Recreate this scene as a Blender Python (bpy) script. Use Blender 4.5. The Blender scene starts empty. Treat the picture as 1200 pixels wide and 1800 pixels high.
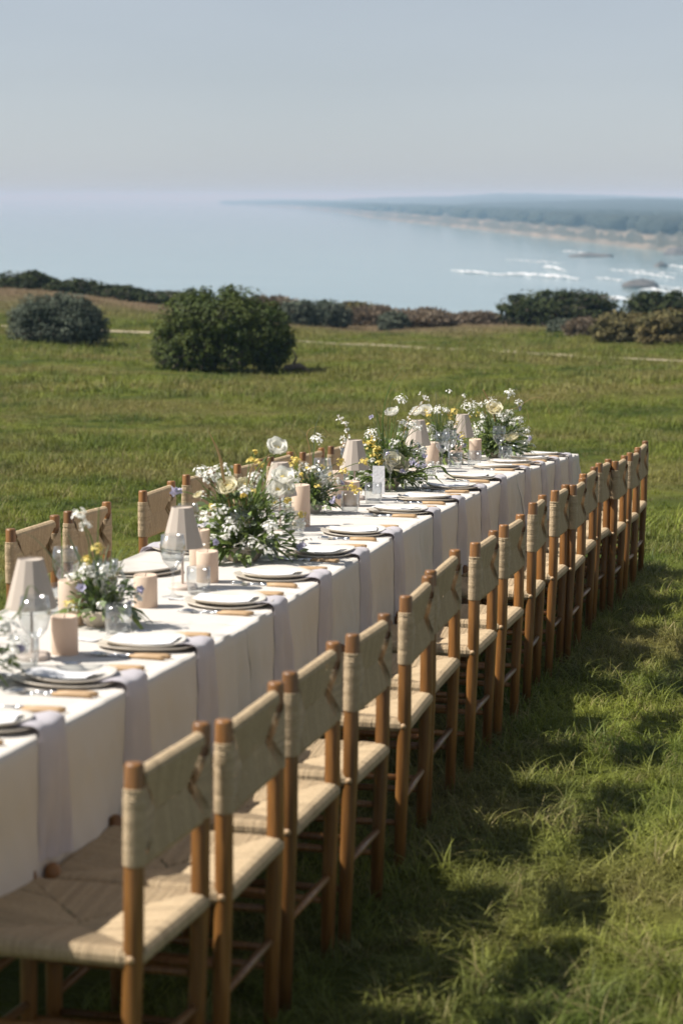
import bpy, math, random
import numpy as np
from mathutils import Vector, Matrix
random.seed(7); np.random.seed(7)
sc = bpy.context.scene
COL = sc.collection
PI = math.pi

# ------------------------------------------------------------------ camera
F_PX, PSI, CX, CY, CZ = 3788.0, 0.2377, 1.6895, -3.3592, 1.8821
PHI = math.atan(555 / F_PX)
SP, CP = math.sin(PSI), math.cos(PSI)
cam_d = bpy.data.cameras.new('camera'); cam = bpy.data.objects.new('camera', cam_d); COL.objects.link(cam)
cam.location = (CX, CY, CZ); cam.rotation_euler = (PI / 2 - PHI, 0, PSI)
cam_d.sensor_fit = 'VERTICAL'; cam_d.sensor_height = 36.0; cam_d.sensor_width = 24.0
cam_d.lens = 36.0 * F_PX / 1800
cam_d.clip_start = 0.05; cam_d.clip_end = 60000
cam_d.dof.use_dof = True; cam_d.dof.focus_distance = 9.9; cam_d.dof.aperture_fstop = 4.2
sc.camera = cam

# ------------------------------------------------------------------ world, sun, exposure
SUN_EL = math.radians(50)
SUN_DIR = Vector((-0.95, -0.30, 0)).normalized()          # horizontal direction towards the sun
w = bpy.data.worlds.new('World'); sc.world = w; w.use_nodes = True
nt = w.node_tree; nt.nodes.clear()
sky = nt.nodes.new('ShaderNodeTexSky'); sky.sky_type = 'NISHITA'; sky.sun_disc = False
sky.sun_elevation = SUN_EL; sky.sun_rotation = math.atan2(SUN_DIR.x, SUN_DIR.y)
sky.altitude = 30; sky.air_density = 0.85; sky.dust_density = 0.35; sky.ozone_density = 1.0
veil = nt.nodes.new('ShaderNodeMix'); veil.data_type = 'RGBA'; veil.inputs[0].default_value = 0.13
hs = nt.nodes.new('ShaderNodeHueSaturation'); hs.inputs['Saturation'].default_value = 0.34
bg = nt.nodes.new('ShaderNodeBackground'); bg.inputs['Strength'].default_value = 0.064
out = nt.nodes.new('ShaderNodeOutputWorld')
# thin high cloud: soft even veil over the clear sky with faint broad streaks
tc = nt.nodes.new('ShaderNodeTexCoord'); mp = nt.nodes.new('ShaderNodeMapping'); mp.inputs['Scale'].default_value = (2.2, 2.2, 9)
ns = nt.nodes.new('ShaderNodeTexNoise'); ns.inputs['Scale'].default_value = 2.0; ns.inputs['Detail'].default_value = 5
cr = nt.nodes.new('ShaderNodeValToRGB')
cr.color_ramp.elements[0].position = 0.38; cr.color_ramp.elements[0].color = (4.4, 4.8, 5.5, 1)
cr.color_ramp.elements[1].position = 0.75; cr.color_ramp.elements[1].color = (6.8, 7.1, 7.8, 1)
nt.links.new(tc.outputs['Generated'], mp.inputs[0]); nt.links.new(mp.outputs[0], ns.inputs['Vector'])
nt.links.new(ns.outputs['Fac'], cr.inputs[0])
tn = nt.nodes.new('ShaderNodeMix'); tn.data_type = 'RGBA'; tn.blend_type = 'MULTIPLY'; tn.inputs[0].default_value = 1; tn.inputs[7].default_value = (.925, .980, 1.05, 1)
nt.links.new(sky.outputs[0], hs.inputs['Color']); nt.links.new(hs.outputs[0], tn.inputs[6]); nt.links.new(tn.outputs[2], veil.inputs[6]); nt.links.new(cr.outputs[0], veil.inputs[7])
nt.links.new(veil.outputs[2], bg.inputs['Color']); nt.links.new(bg.outputs[0], out.inputs['Surface'])

sun_d = bpy.data.lights.new('sun', 'SUN'); sun_d.energy = 5.0; sun_d.angle = math.radians(0.53); sun_d.color = (1.0, 0.945, 0.86)
sun = bpy.data.objects.new('sun', sun_d); COL.objects.link(sun)
to_sun = Vector((SUN_DIR.x * math.cos(SUN_EL), SUN_DIR.y * math.cos(SUN_EL), math.sin(SUN_EL)))
sun.rotation_euler = to_sun.to_track_quat('Z', 'Y').to_euler(); sun.location = (-20, -6, 30)
vs = sc.view_settings
vs.view_transform = 'Standard'; vs.look = 'None'; vs.exposure = 0.60; vs.gamma = 1.0; vs.use_curve_mapping = False
sc.cycles.use_denoising = True
sc.cycles.max_bounces = 8; sc.cycles.transparent_max_bounces = 24
sc.cycles.caustics_reflective = False; sc.cycles.caustics_refractive = False

# ------------------------------------------------------------------ helpers
def tag(o, label=None, cat=None, group=None, kind=None):
    if label: o['label'] = label
    if cat: o['category'] = cat
    if group: o['group'] = group
    if kind: o['kind'] = kind
    return o

def empty(name, loc=(0, 0, 0), rz=0):
    o = bpy.data.objects.new(name, None); COL.objects.link(o)
    o.empty_display_size = 0.05; o.location = loc; o.rotation_euler = (0, 0, rz)
    return o

class MB:
    """collects faces; build() links them as one mesh object"""
    def __init__(s): s.v = []; s.f = []; s.t = []
    def add(s, vs, fs, tint=None):
        b = len(s.v); s.v.extend([tuple(p) for p in vs]); s.f.extend([tuple(b + i for i in f) for f in fs])
        s.t.extend([0.5 if tint is None else tint] * len(vs))
    def mesh(s, name, mat, smooth=True):
        m = bpy.data.meshes.new(name); m.from_pydata(s.v, [], s.f)
        a = m.attributes.new('tint', 'FLOAT', 'POINT'); a.data.foreach_set('value', s.t)
        for k in (mat if isinstance(mat, (list, tuple)) else [mat]): m.materials.append(k)
        if smooth: m.polygons.foreach_set('use_smooth', [True] * len(m.polygons))
        m.update(); return m
    def build(s, name, mat, parent=None, smooth=True, loc=None):
        o = bpy.data.objects.new(name, s.mesh(name, mat, smooth)); COL.objects.link(o); o.parent = parent
        if loc is not None: o.location = loc
        return o
    def box(s, lo, hi):
        x0, y0, z0 = lo; x1, y1, z1 = hi
        s.add([(x0,y0,z0),(x1,y0,z0),(x1,y1,z0),(x0,y1,z0),(x0,y0,z1),(x1,y0,z1),(x1,y1,z1),(x0,y1,z1)],
              [(0,3,2,1),(4,5,6,7),(0,1,5,4),(1,2,6,5),(2,3,7,6),(3,0,4,7)])
    def tube(s, path, radii, n=8, cap=True, tint=None):
        path = [Vector(p) for p in path]
        if not hasattr(radii, '__len__'): radii = [radii] * len(path)
        vs, fs = [], []
        up = None
        for i, p in enumerate(path):
            d = (path[min(i + 1, len(path) - 1)] - path[max(i - 1, 0)])
            d = d.normalized() if d.length > 1e-9 else Vector((0, 0, 1))
            if up is None: up = d.orthogonal().normalized()
            a = (up - d * up.dot(d))
            a = a.normalized() if a.length > 1e-6 else d.orthogonal().normalized()
            up = a; b = d.cross(a)
            for k in range(n):
                q = 2 * PI * k / n
                vs.append(p + (a * math.cos(q) + b * math.sin(q)) * radii[i])
        for i in range(len(path) - 1):
            for k in range(n):
                k2 = (k + 1) % n
                fs.append((i*n+k, i*n+k2, (i+1)*n+k2, (i+1)*n+k))
        if cap:
            fs.append(tuple(range(n - 1, -1, -1))); m = (len(path) - 1) * n; fs.append(tuple(m + k for k in range(n)))
        s.add(vs, fs, tint)
    def lathe(s, prof, n=24, c=(0, 0, 0), wob=None, close=False, tint=None):
        vs, fs = [], []
        for r, z in prof:
            for k in range(n):
                q = 2 * PI * k / n; rr = r * (wob(q) if wob else 1)
                vs.append((c[0] + rr * math.cos(q), c[1] + rr * math.sin(q), c[2] + z))
        for i in range(len(prof) - 1):
            for k in range(n):
                k2 = (k + 1) % n; fs.append((i*n+k, i*n+k2, (i+1)*n+k2, (i+1)*n+k))
        if close:
            fs.append(tuple(range(n - 1, -1, -1))); m = (len(prof) - 1) * n; fs.append(tuple(m + k for k in range(n)))
        s.add(vs, fs, tint)
    def grid(s, pts, nu, nv, tint=None):
        fs = [(i*nv+j, (i+1)*nv+j, (i+1)*nv+j+1, i*nv+j+1) for i in range(nu-1) for j in range(nv-1)]
        s.add(pts, fs, tint)
    def ribbon(s, path, widths, side, tint=None):
        """flat blade along path, widths per point, side = width direction"""
        vs = []
        for p, wd in zip(path, widths):
            p = Vector(p); vs += [p - side * wd * .5, p + side * wd * .5]
        fs = [(2*i, 2*i+1, 2*i+3, 2*i+2) for i in range(len(path) - 1)]
        s.add(vs, fs, tint)

def copy_tree(o, parent=None):
    c = o.copy(); COL.objects.link(c); c.parent = parent
    for ch in o.children: copy_tree(ch, c)
    return c

def rnd(a, b): return random.uniform(a, b)

# ------------------------------------------------------------------ materials
def mat(name, col, rough=.6, col2=None, nscale=8, vecscale=None, bump=0, bscale=40, spec=.5, transl=0, tintamt=0, detail=4, coord='Object', objrand=0, sheen=0, metallic=0):
    m = bpy.data.materials.new(name); m.use_nodes = True; n = m.node_tree; L = n.links
    b = n.nodes['Principled BSDF']; b.inputs['Roughness'].default_value = rough
    b.inputs['Specular IOR Level'].default_value = spec; b.inputs['Metallic'].default_value = metallic
    if sheen: b.inputs['Sheen Weight'].default_value = sheen
    vec = None
    if coord == 'World':
        g = n.nodes.new('ShaderNodeNewGeometry'); vec = g.outputs['Position']
    else:
        t = n.nodes.new('ShaderNodeTexCoord'); vec = t.outputs['Object']
    if vecscale:
        mpn = n.nodes.new('ShaderNodeMapping'); mpn.inputs['Scale'].default_value = vecscale; L.new(vec, mpn.inputs[0]); vec = mpn.outputs[0]
    c1 = tuple(col) + (1,)
    if col2 is not None:
        nz = n.nodes.new('ShaderNodeTexNoise'); nz.inputs['Scale'].default_value = nscale; nz.inputs['Detail'].default_value = detail
        L.new(vec, nz.inputs['Vector'])
        rp = n.nodes.new('ShaderNodeValToRGB'); rp.color_ramp.elements[0].color = c1; rp.color_ramp.elements[1].color = tuple(col2) + (1,)
        rp.color_ramp.elements[0].position = .32; rp.color_ramp.elements[1].position = .68
        L.new(nz.outputs['Fac'], rp.inputs[0]); cs = rp.outputs[0]
    else:
        r = n.nodes.new('ShaderNodeRGB'); r.outputs[0].default_value = c1; cs = r.outputs[0]
    if tintamt or objrand:
        h = n.nodes.new('ShaderNodeHueSaturation'); L.new(cs, h.inputs['Color'])
        if tintamt:
            at = n.nodes.new('ShaderNodeAttribute'); at.attribute_name = 'tint'; src = at.outputs['Fac']; amt = tintamt
        else:
            oi = n.nodes.new('ShaderNodeObjectInfo'); src = oi.outputs['Random']; amt = objrand
        mr = n.nodes.new('ShaderNodeMapRange'); mr.inputs[3].default_value = 1 - amt; mr.inputs[4].default_value = 1 + amt
        L.new(src, mr.inputs[0]); L.new(mr.outputs[0], h.inputs['Value']); cs = h.outputs[0]
    L.new(cs, b.inputs['Base Color'])
    if bump:
        nb = n.nodes.new('ShaderNodeTexNoise'); nb.inputs['Scale'].default_value = bscale; nb.inputs['Detail'].default_value = 5; L.new(vec, nb.inputs['Vector'])
        bp = n.nodes.new('ShaderNodeBump'); bp.inputs['Strength'].default_value = bump; bp.inputs['Distance'].default_value = .01
        L.new(nb.outputs['Fac'], bp.inputs['Height']); L.new(bp.outputs[0], b.inputs['Normal'])
    if transl:
        o = n.nodes['Material Output']; tr = n.nodes.new('ShaderNodeBsdfTranslucent'); mx = n.nodes.new('ShaderNodeMixShader'); mx.inputs[0].default_value = transl
        L.new(cs, tr.inputs['Color']); L.new(b.outputs[0], mx.inputs[1]); L.new(tr.outputs[0], mx.inputs[2]); L.new(mx.outputs[0], o.inputs['Surface'])
    return m

M = {}
M['wood'] = mat('honey_wood', (.135, .056, .013), .42, (.245, .112, .030), 3.0, (30, 30, 2.2), bump=.15, bscale=6, objrand=.32)
M['wood_end'] = mat('pale_wood', (.46, .31, .17), .5, (.38, .24, .12), 10, (20, 3, 20))
M['rope'] = mat('paper_cord', (.38, .285, .175), .85, (.46, .355, .23), 140, tintamt=.11, bump=.25, bscale=400, spec=.2)
M['linen'] = mat('table_linen', (.63, .59, .535), .85, (.67, .63, .58), 6, (90, 240, 1.2), bump=.12, bscale=3, spec=.15, sheen=.15, transl=.10)
M['napkin'] = mat('lavender_satin', (.62, .585, .62), .5, (.67, .63, .66), 14, bump=.12, bscale=30, spec=.3, sheen=.3, transl=.32)
M['stoneware'] = mat('stoneware', (.58, .53, .46), .35, (.48, .43, .36), 18, spec=.45, objrand=.06)
M['stoneware2'] = mat('stoneware_white', (.66, .62, .56), .32, (.58, .54, .48), 14, spec=.45, objrand=.05)
M['paper'] = mat('cotton_paper', (.72, .72, .73), .9, (.66, .66, .68), 60, bump=.3, bscale=90, spec=.1)
M['wax'] = mat('blush_wax', (.78, .63, .50), .5, (.74, .585, .455), 9, transl=.25, spec=.35, objrand=.06)
M['wick'] = mat('wick', (.12, .10, .08), .9)
M['shade'] = mat('shade_fabric', (.50, .43, .37), .85, (.55, .48, .41), 6, (200, 200, 2), transl=.13, spec=.1)
M['lampmetal'] = mat('lamp_beige', (.58, .48, .41), .45)
M['steel'] = mat('cutlery_steel', (.72, .72, .72), .16, metallic=1)
M['bowl'] = mat('bowl_clay', (.60, .52, .42), .6, (.50, .42, .33), 12, bump=.2, bscale=60)
M['leaf'] = mat('bouquet_leaf', (.115, .185, .040), .5, (.235, .290, .090), 12, transl=.35, tintamt=.5, spec=.35)
M['leaf_grey'] = mat('bouquet_leaf_grey', (.15, .20, .10), .55, (.21, .26, .15), 12, transl=.3, tintamt=.35)
M['stem'] = mat('flower_stem', (.13, .20, .045), .55, transl=.2, tintamt=.3)
M['dry'] = mat('dry_stem', (.48, .34, .16), .7, (.38, .24, .10), 30, transl=.2)
M['petal'] = mat('white_petal', (.86, .85, .80), .6, (.84, .83, .76), 20, transl=.28, tintamt=.08)
M['cream'] = mat('cream_petal', (.86, .83, .68), .6, (.84, .78, .56), 20, transl=.28, tintamt=.08)
M['yellow'] = mat('yellow_petal', (.72, .55, .11), .6, (.78, .66, .24), 20, transl=.35, tintamt=.15)
M['lilac'] = mat('lilac_petal', (.38, .36, .50), .6, (.50, .48, .60), 20, transl=.3, tintamt=.2)

def glass_mat():
    m = bpy.data.materials.new('clear_glass'); m.use_nodes = True; n = m.node_tree; n.nodes.remove(n.nodes['Principled BSDF'])
    o = n.nodes['Material Output']; tr = n.nodes.new('ShaderNodeBsdfTransparent'); tr.inputs[0].default_value = (.955, .965, .965, 1)
    gl = n.nodes.new('ShaderNodeBsdfGlossy'); gl.inputs['Roughness'].default_value = .05
    lw = n.nodes.new('ShaderNodeLayerWeight'); lw.inputs['Blend'].default_value = .5
    pw = n.nodes.new('ShaderNodeMath'); pw.operation = 'POWER'; pw.inputs[1].default_value = 2.6; n.links.new(lw.outputs['Facing'], pw.inputs[0])
    ma = n.nodes.new('ShaderNodeMath'); ma.operation = 'MULTIPLY_ADD'; ma.inputs[1].default_value = .75; ma.inputs[2].default_value = .09; n.links.new(pw.outputs[0], ma.inputs[0])
    mx = n.nodes.new('ShaderNodeMixShader'); n.links.new(ma.outputs[0], mx.inputs[0]); n.links.new(tr.outputs[0], mx.inputs[1]); n.links.new(gl.outputs[0], mx.inputs[2])
    n.links.new(mx.outputs[0], o.inputs['Surface']); return m
M['glass'] = glass_mat()

# ------------------------------------------------------------------ terrain function (R right of the view axis, D ahead of the camera)
def to_world(R, D): return CX + CP * R - SP * D, CY + SP * R + CP * D
def to_view(x, y):
    dx, dy = x - CX, y - CY
    return CP * dx + SP * dy, -SP * dx + CP * dy
_Ds = np.arange(-40, 200, .05); _sl = []
for d in _Ds:
    y = (d - SP * CX) / CP + CY
    near = .0208 + .0043 * max(y, -5)
    k = min(1, max(0, (d - 11.5) / 7)); k = k * k * (3 - 2 * k)
    _sl.append((near * (1 - k) + .0362 * k) if d < 18.5 else .0362)
_zs = -np.cumsum(np.array(_sl) / CP * .05); _i0 = np.argmin(abs(_Ds - (SP * CX + CP * (0 - CY)))); _zs -= _zs[_i0]
def smooth(a, b, x):
    k = min(1, max(0, (x - a) / (b - a))); return k * k * (3 - 2 * k)
def edge_D(R): return 93 + 3.0 * math.sin(R * .21 + .6) + 1.5 * math.sin(R * .57)
def ground_z(x, y):
    R, D = to_view(x, y)
    z = float(np.interp(D, _Ds, _zs))
    z += .1 * max(0, -R) * smooth(38, 88, D)
    far = smooth(14, 40, D)
    z += .008 * math.sin(x * 2.1 + 1.3 * math.sin(y * .9)) * math.sin(y * 1.7 + x * .6) * smooth(.7, 1.8, abs(x + .4))
    z += far * (.09 * math.sin(x * .31 + 1) * math.sin(y * .23 + .5) + .05 * math.sin(x * .83 + y * .5))
    e = edge_D(R)
    if D > e: z -= min((D - e) * .75 + .0 * D, 40) * smooth(0, 3, D - e) 
    return max(z, -36)
def g_row(y): return -(.0208 * y + .0021546 * y * y)
def pix_ray(px, py):
    u = (px - 600) / F_PX; v = (900 - py) / F_PX
    fw = math.cos(PHI) + v * math.sin(PHI); z = -math.sin(PHI) + v * math.cos(PHI)
    return Vector((CP * u - SP * fw, SP * u + CP * fw, z))
CAM = Vector((CX, CY, CZ))
def at_ground(px, py):
    d = pix_ray(px, py); t = 5.0
    while t < 130:
        p = CAM + d * t
        if p.z < ground_z(p.x, p.y): return p
        t += .1
    return None
def at_depth(px, py, D):
    d = pix_ray(px, py); f = -SP * d.x + CP * d.y
    return CAM + d * (D / f)

# ------------------------------------------------------------------ setting: ground, sea, far coast
def meadow_mat(name, for_blades):
    m = bpy.data.materials.new(name); m.use_nodes = True; n = m.node_tree; L = n.links; b = n.nodes['Principled BSDF']
    b.inputs['Roughness'].default_value = .6 if for_blades else .95; b.inputs['Specular IOR Level'].default_value = .3 if for_blades else .1
    g = n.nodes.new('ShaderNodeNewGeometry'); pos = g.outputs['Position']
    def noise(s, d=4):
        x = n.nodes.new('ShaderNodeTexNoise'); x.inputs['Scale'].default_value = s; x.inputs['Detail'].default_value = d; L.new(pos, x.inputs['Vector']); return x.outputs['Fac']
    def ramp(src, p0, c0, p1, c1):
        r = n.nodes.new('ShaderNodeValToRGB'); r.color_ramp.elements[0].position = p0; r.color_ramp.elements[0].color = tuple(c0) + (1,)
        r.color_ramp.elements[1].position = p1; r.color_ramp.elements[1].color = tuple(c1) + (1,); L.new(src, r.inputs[0]); return r.outputs[0]
    def mix(f, a, c):
        x = n.nodes.new('ShaderNodeMix'); x.data_type = 'RGBA'
        L.new(f, x.inputs[0]); L.new(a, x.inputs[6]); L.new(c, x.inputs[7]); return x.outputs[2]
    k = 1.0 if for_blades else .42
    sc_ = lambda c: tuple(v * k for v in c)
    green = ramp(noise(1.1, 6), .38, sc_((.070, .106, .012)), .62, sc_((.205, .235, .034)))
    dry = ramp(noise(3.1), .3, sc_((.200, .190, .045)), .7, sc_((.27, .225, .080)))
    patch = ramp(noise(.42, 7), .45, (0, 0, 0), .62, (.78, .78, .78))
    col = mix(patch, green, dry)
    # towards the bluff edge the meadow turns to dry tan grass
    dt = n.nodes.new('ShaderNodeVectorMath'); dt.operation = 'DOT_PRODUCT'; dt.inputs[1].default_value = (-SP, CP, 0); L.new(pos, dt.inputs[0])
    ad = n.nodes.new('ShaderNodeMath'); ad.operation = 'MULTIPLY_ADD'; ad.inputs[1].default_value = 14; L.new(noise(.12, 3), ad.inputs[0]); L.new(dt.outputs['Value'], ad.inputs[2])
    mr = n.nodes.new('ShaderNodeMapRange'); d0 = -SP * CX + CP * CY
    mr.inputs[1].default_value = 69 + 7 + d0 + .0; mr.inputs[2].default_value = 81 + 7 + d0; L.new(ad.outputs[0], mr.inputs[0])
    tan = ramp(noise(.8), .35, sc_((.24, .185, .095)), .65, sc_((.30, .215, .14)))
    col = mix(mr.outputs[0], col, tan)
    if for_blades:
        oi = n.nodes.new('ShaderNodeObjectInfo')
        dryr = ramp(oi.outputs['Random'], .80, (0, 0, 0), .97, (.8, .8, .8))
        straw = n.nodes.new('ShaderNodeRGB'); straw.outputs[0].default_value = (.27, .22, .10, 1)
        col = mix(dryr, col, straw.outputs[0])
        h = n.nodes.new('ShaderNodeHueSaturation'); at = n.nodes.new('ShaderNodeAttribute'); at.attribute_name = 'tint'
        m2 = n.nodes.new('ShaderNodeMapRange'); m2.inputs[3].default_value = .55; m2.inputs[4].default_value = 1.45; L.new(at.outputs['Fac'], m2.inputs[0]); L.new(m2.outputs[0], h.inputs['Value'])
        L.new(col, h.inputs['Color']); col = h.outputs[0]
        tr = n.nodes.new('ShaderNodeBsdfTranslucent'); mx = n.nodes.new('ShaderNodeMixShader'); mx.inputs[0].default_value = .3
        L.new(col, tr.inputs[0]); L.new(b.outputs[0], mx.inputs[1]); L.new(tr.outputs[0], mx.inputs[2]); L.new(mx.outputs[0], n.nodes['Material Output'].inputs['Surface'])
    else:
        nb = n.nodes.new('ShaderNodeBump'); nb.inputs['Strength'].default_value = .6; nb.inputs['Distance'].default_value = .05
        L.new(noise(14, 8), nb.inputs['Height']); L.new(nb.outputs[0], b.inputs['Normal'])
    L.new(col, b.inputs['Base Color']); return m
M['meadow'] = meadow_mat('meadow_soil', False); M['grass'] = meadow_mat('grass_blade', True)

Dg = list(np.arange(-8, 20, .35)) + list(np.arange(20, 60, 1.0)) + list(np.arange(60, 104, 1.1)) + list(np.arange(104, 165, 5))
mb = MB(); nv = 121; pts = []
for D in Dg:
    half = 12 + max(0, D) * .75
    for j in range(nv):
        u = (j / (nv - 1)) * 2 - 1; R = half * (u * abs(u) * .6 + u * .4)
        x, y = to_world(R, D); pts.append((x, y, ground_z(x, y)))
mb.grid(pts, len(Dg), nv)
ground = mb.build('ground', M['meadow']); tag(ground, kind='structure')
ground.data.flip_normals()

SEA = -30.0
def sea_mat():
    m = bpy.data.materials.new('sea_water'); m.use_nodes = True; n = m.node_tree; L = n.links; b = n.nodes['Principled BSDF']
    g = n.nodes.new('ShaderNodeNewGeometry'); mp1 = n.nodes.new('ShaderNodeMapping')
    mp1.inputs['Rotation'].default_value = (0, 0, -PSI - .12); mp1.inputs['Scale'].default_value = (.006, .03, 1); L.new(g.outputs['Position'], mp1.inputs[0])
    nz = n.nodes.new('ShaderNodeTexNoise'); nz.inputs['Scale'].default_value = 1.0; nz.inputs['Detail'].default_value = 7; L.new(mp1.outputs[0], nz.inputs['Vector'])
    r = n.nodes.new('ShaderNodeValToRGB'); r.color_ramp.elements[0].position = .35; r.color_ramp.elements[0].color = (.13, .22, .235, 1)
    r.color_ramp.elements[1].position = .7; r.color_ramp.elements[1].color = (.19, .285, .295, 1); L.new(nz.outputs['Fac'], r.inputs[0]); L.new(r.outputs[0], b.inputs['Base Color'])
    b.inputs['Roughness'].default_value = .12; b.inputs['IOR'].default_value = 1.33
    mp2 = n.nodes.new('ShaderNodeMapping'); mp2.inputs['Rotation'].default_value = (0, 0, -PSI); mp2.inputs['Scale'].default_value = (.03, .12, 1); L.new(g.outputs['Position'], mp2.inputs[0])
    n2 = n.nodes.new('ShaderNodeTexNoise'); n2.inputs['Scale'].default_value = 1.0; n2.inputs['Detail'].default_value = 6; L.new(mp2.outputs[0], n2.inputs['Vector'])
    bp = n.nodes.new('ShaderNodeBump'); bp.inputs['Strength'].default_value = .07; bp.inputs['Distance'].default_value = .4
    L.new(n2.outputs['Fac'], bp.inputs['Height']); L.new(bp.outputs[0], b.inputs['Normal']); return m
M['sea'] = sea_mat()
mb = MB(); s = 26000
mb.add([(-s, -s, SEA), (s, -s, SEA), (s, s, SEA), (-s, s, SEA)], [(0, 1, 2, 3)])
sea = mb.build('sea', M['sea'], smooth=False); tag(sea, kind='structure')

# far coast: shoreline traced as pixel rows, distance from the sea level
SHX = [385, 440, 520, 600, 660, 700, 780, 850, 930, 1000, 1080, 1150, 1220, 1330, 1480, 1700]
SHY = [359, 361.5, 366, 374, 383, 388, 396, 404, 413, 421, 430, 438, 444, 452, 462, 474]
def shore_D(px): return (CZ - SEA) * F_PX / (np.interp(px, SHX, SHY) - 345)
def coast_pt(px, D, z):
    R = (px - 600) / F_PX * D * math.cos(PHI) * 1.0
    x, y = to_world(R * 1.0, D); return (x, y, z)
def n1(a, b=0): return math.sin(a * 1.7 + b) * .5 + math.sin(a * 4.1 + b * 2.3) * .3 + math.sin(a * 9.3 + b) * .2
M['coast'] = mat('coast_land', (.025, .032, .020), .95, (.07, .062, .04), .012, coord='World', detail=6)
M['forest'] = mat('far_forest', (.010, .017, .013), .95, (.020, .030, .022), .02, coord='World', tintamt=.3)
cols = np.arange(385, 1700, 6.0)
mb = MB(); pts = []; prof = [(-.01, -4), (0, .5), (.008, 3), (.022, 8), (.04, 9.5), (.12, 10.5), (.3, 12), (.7, 14), (1.4, 16)]
for px in cols:
    D0 = shore_D(px) * (1 + .008 * n1(px * .05)); k = smooth(385, 470, px)
    for a, h in prof: pts.append(coast_pt(px, D0 * (1 + a * (.2 + .8 * k)), SEA + h * (.35 + .65 * k) * (1 + .2 * n1(px * .09, a * 7)) if h > 0 else SEA + h))
mb.grid(pts, len(cols), len(prof)); coast = mb.build('coast', M['coast']); coast.data.flip_normals(); tag(coast, kind='structure')
M['sand'] = mat('beach_sand', (.19, .155, .11), .95, (.07, .068, .05), .02, coord='World')
mb = MB(); pts = []
for px in cols:
    D0 = shore_D(px) * (1 + .008 * n1(px * .05)); k = smooth(385, 640, px); wv = (.25 + .5 * max(0, n1(px * .06, 2))) * k
    for a, h in ((-.004, -.6), (.0, 1.2), (.008 + .022 * wv, 3.2 + 4 * wv), (.014 + .03 * wv, 7.5 + 4.0 * wv), (.02 + .03 * wv, 5)): pts.append(coast_pt(px, D0 * (1 + a * (.2 + .8 * k)), SEA + h * (.35 + .65 * k)))
mb.grid(pts, len(cols), 5); o = mb.build('beach', M['sand']); o.data.flip_normals(); tag(o, kind='structure')
# forested hills behind the coastal plain, two ridges
for name, xs, ys, dist, seed in (('hills', [640, 700, 760, 830, 900, 960, 1020, 1100, 1200, 1320, 1700], [372, 367, 361, 357, 355, 354, 352, 349, 350, 346, 344], 3300, 1.0),
                                 ('distant_hills', [500, 540, 570, 620, 700, 790, 880, 960, 1080, 1200, 1700], [363, 358, 354, 349.5, 346, 344.5, 339.5, 340.5, 343, 347, 350], 7200, 4.0)):
    mb = MB(); pts = []; cc = np.arange(xs[0], 1700, 5.0); dep = np.linspace(0, 1, 10)
    for px in cc:
        row = np.interp(px, xs, ys) + .5 * n1(px * .06, seed); top = CZ + (345 - row) * dist / F_PX
        for k in dep:
            Ds_ = shore_D(px) * (1.3 if name == 'hills' else 1.8); D = Ds_ + (max(dist, Ds_ * 1.1) - Ds_) * k; zz = SEA + 10 + (top - SEA - 10) * (k ** .65) + 1.5 * n1(px * .04 + k * 7, seed) * (1 - k)
            pts.append(coast_pt(px, D, zz))
        pts.append(coast_pt(px, max(dist, Ds_ * 1.1) * 1.1, SEA - 3))
    mb.grid(pts, len(cc), len(dep) + 1); o = mb.build(name, M['forest']); o.data.flip_normals(); tag(o, kind='structure')
# wood along the coastal plain: one mass of tree crowns
mb = MB()
def blob(mb, c, rx, rz, t):
    vs, n, rings = [], 6, 3
    for i in range(rings):
        zz = (.05, .55, .9)[i]; rr = (.75, 1.0, .5)[i]
        for k in range(n):
            a = 2 * PI * k / n + i * .5; q = rx * rr * rnd(.8, 1.15); vs.append((c[0] + q * math.cos(a), c[1] + q * math.sin(a), c[2] + rz * zz * rnd(.92, 1.08)))
    vs.append((c[0], c[1], c[2] + rz))
    fs = [(i*n+k, i*n+(k+1) % n, (i+1)*n+(k+1) % n, (i+1)*n+k) for i in range(rings-1) for k in range(n)] + [((rings-1)*n+k, (rings-1)*n+(k+1) % n, rings*n) for k in range(n)]
    mb.add(vs, fs, t)
for i in range(9000):
    px = rnd(395, 1690); D0 = shore_D(px); k = smooth(385, 560, px)
    u = random.random() ** 2.0
    lead = .05 + .10 * max(0, n1(px * .021, 2) + .25) if px > 640 else .02
    a = (.03 + .3 * lead + u * (.6 - lead)) * (.15 + .85 * k)
    if px > 640 and a < .13 and n1(px * .045, 1.0 + a * 6) < -.05: continue
    h = rnd(5, 10) * (1.25 - .25 * k); c = coast_pt(px, D0 * (1 + a), SEA + 3.5 + 6 * k)
    blob(mb, c, h * rnd(.5, 1.1) * (1 + 1.2 * a) * (2.0 - 1.0 * k), h, random.random())
fw = mb.build('coastal_forest', M['forest']); tag(fw, 'dark wood along the far shore of the bay', 'forest', kind='stuff')

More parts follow.
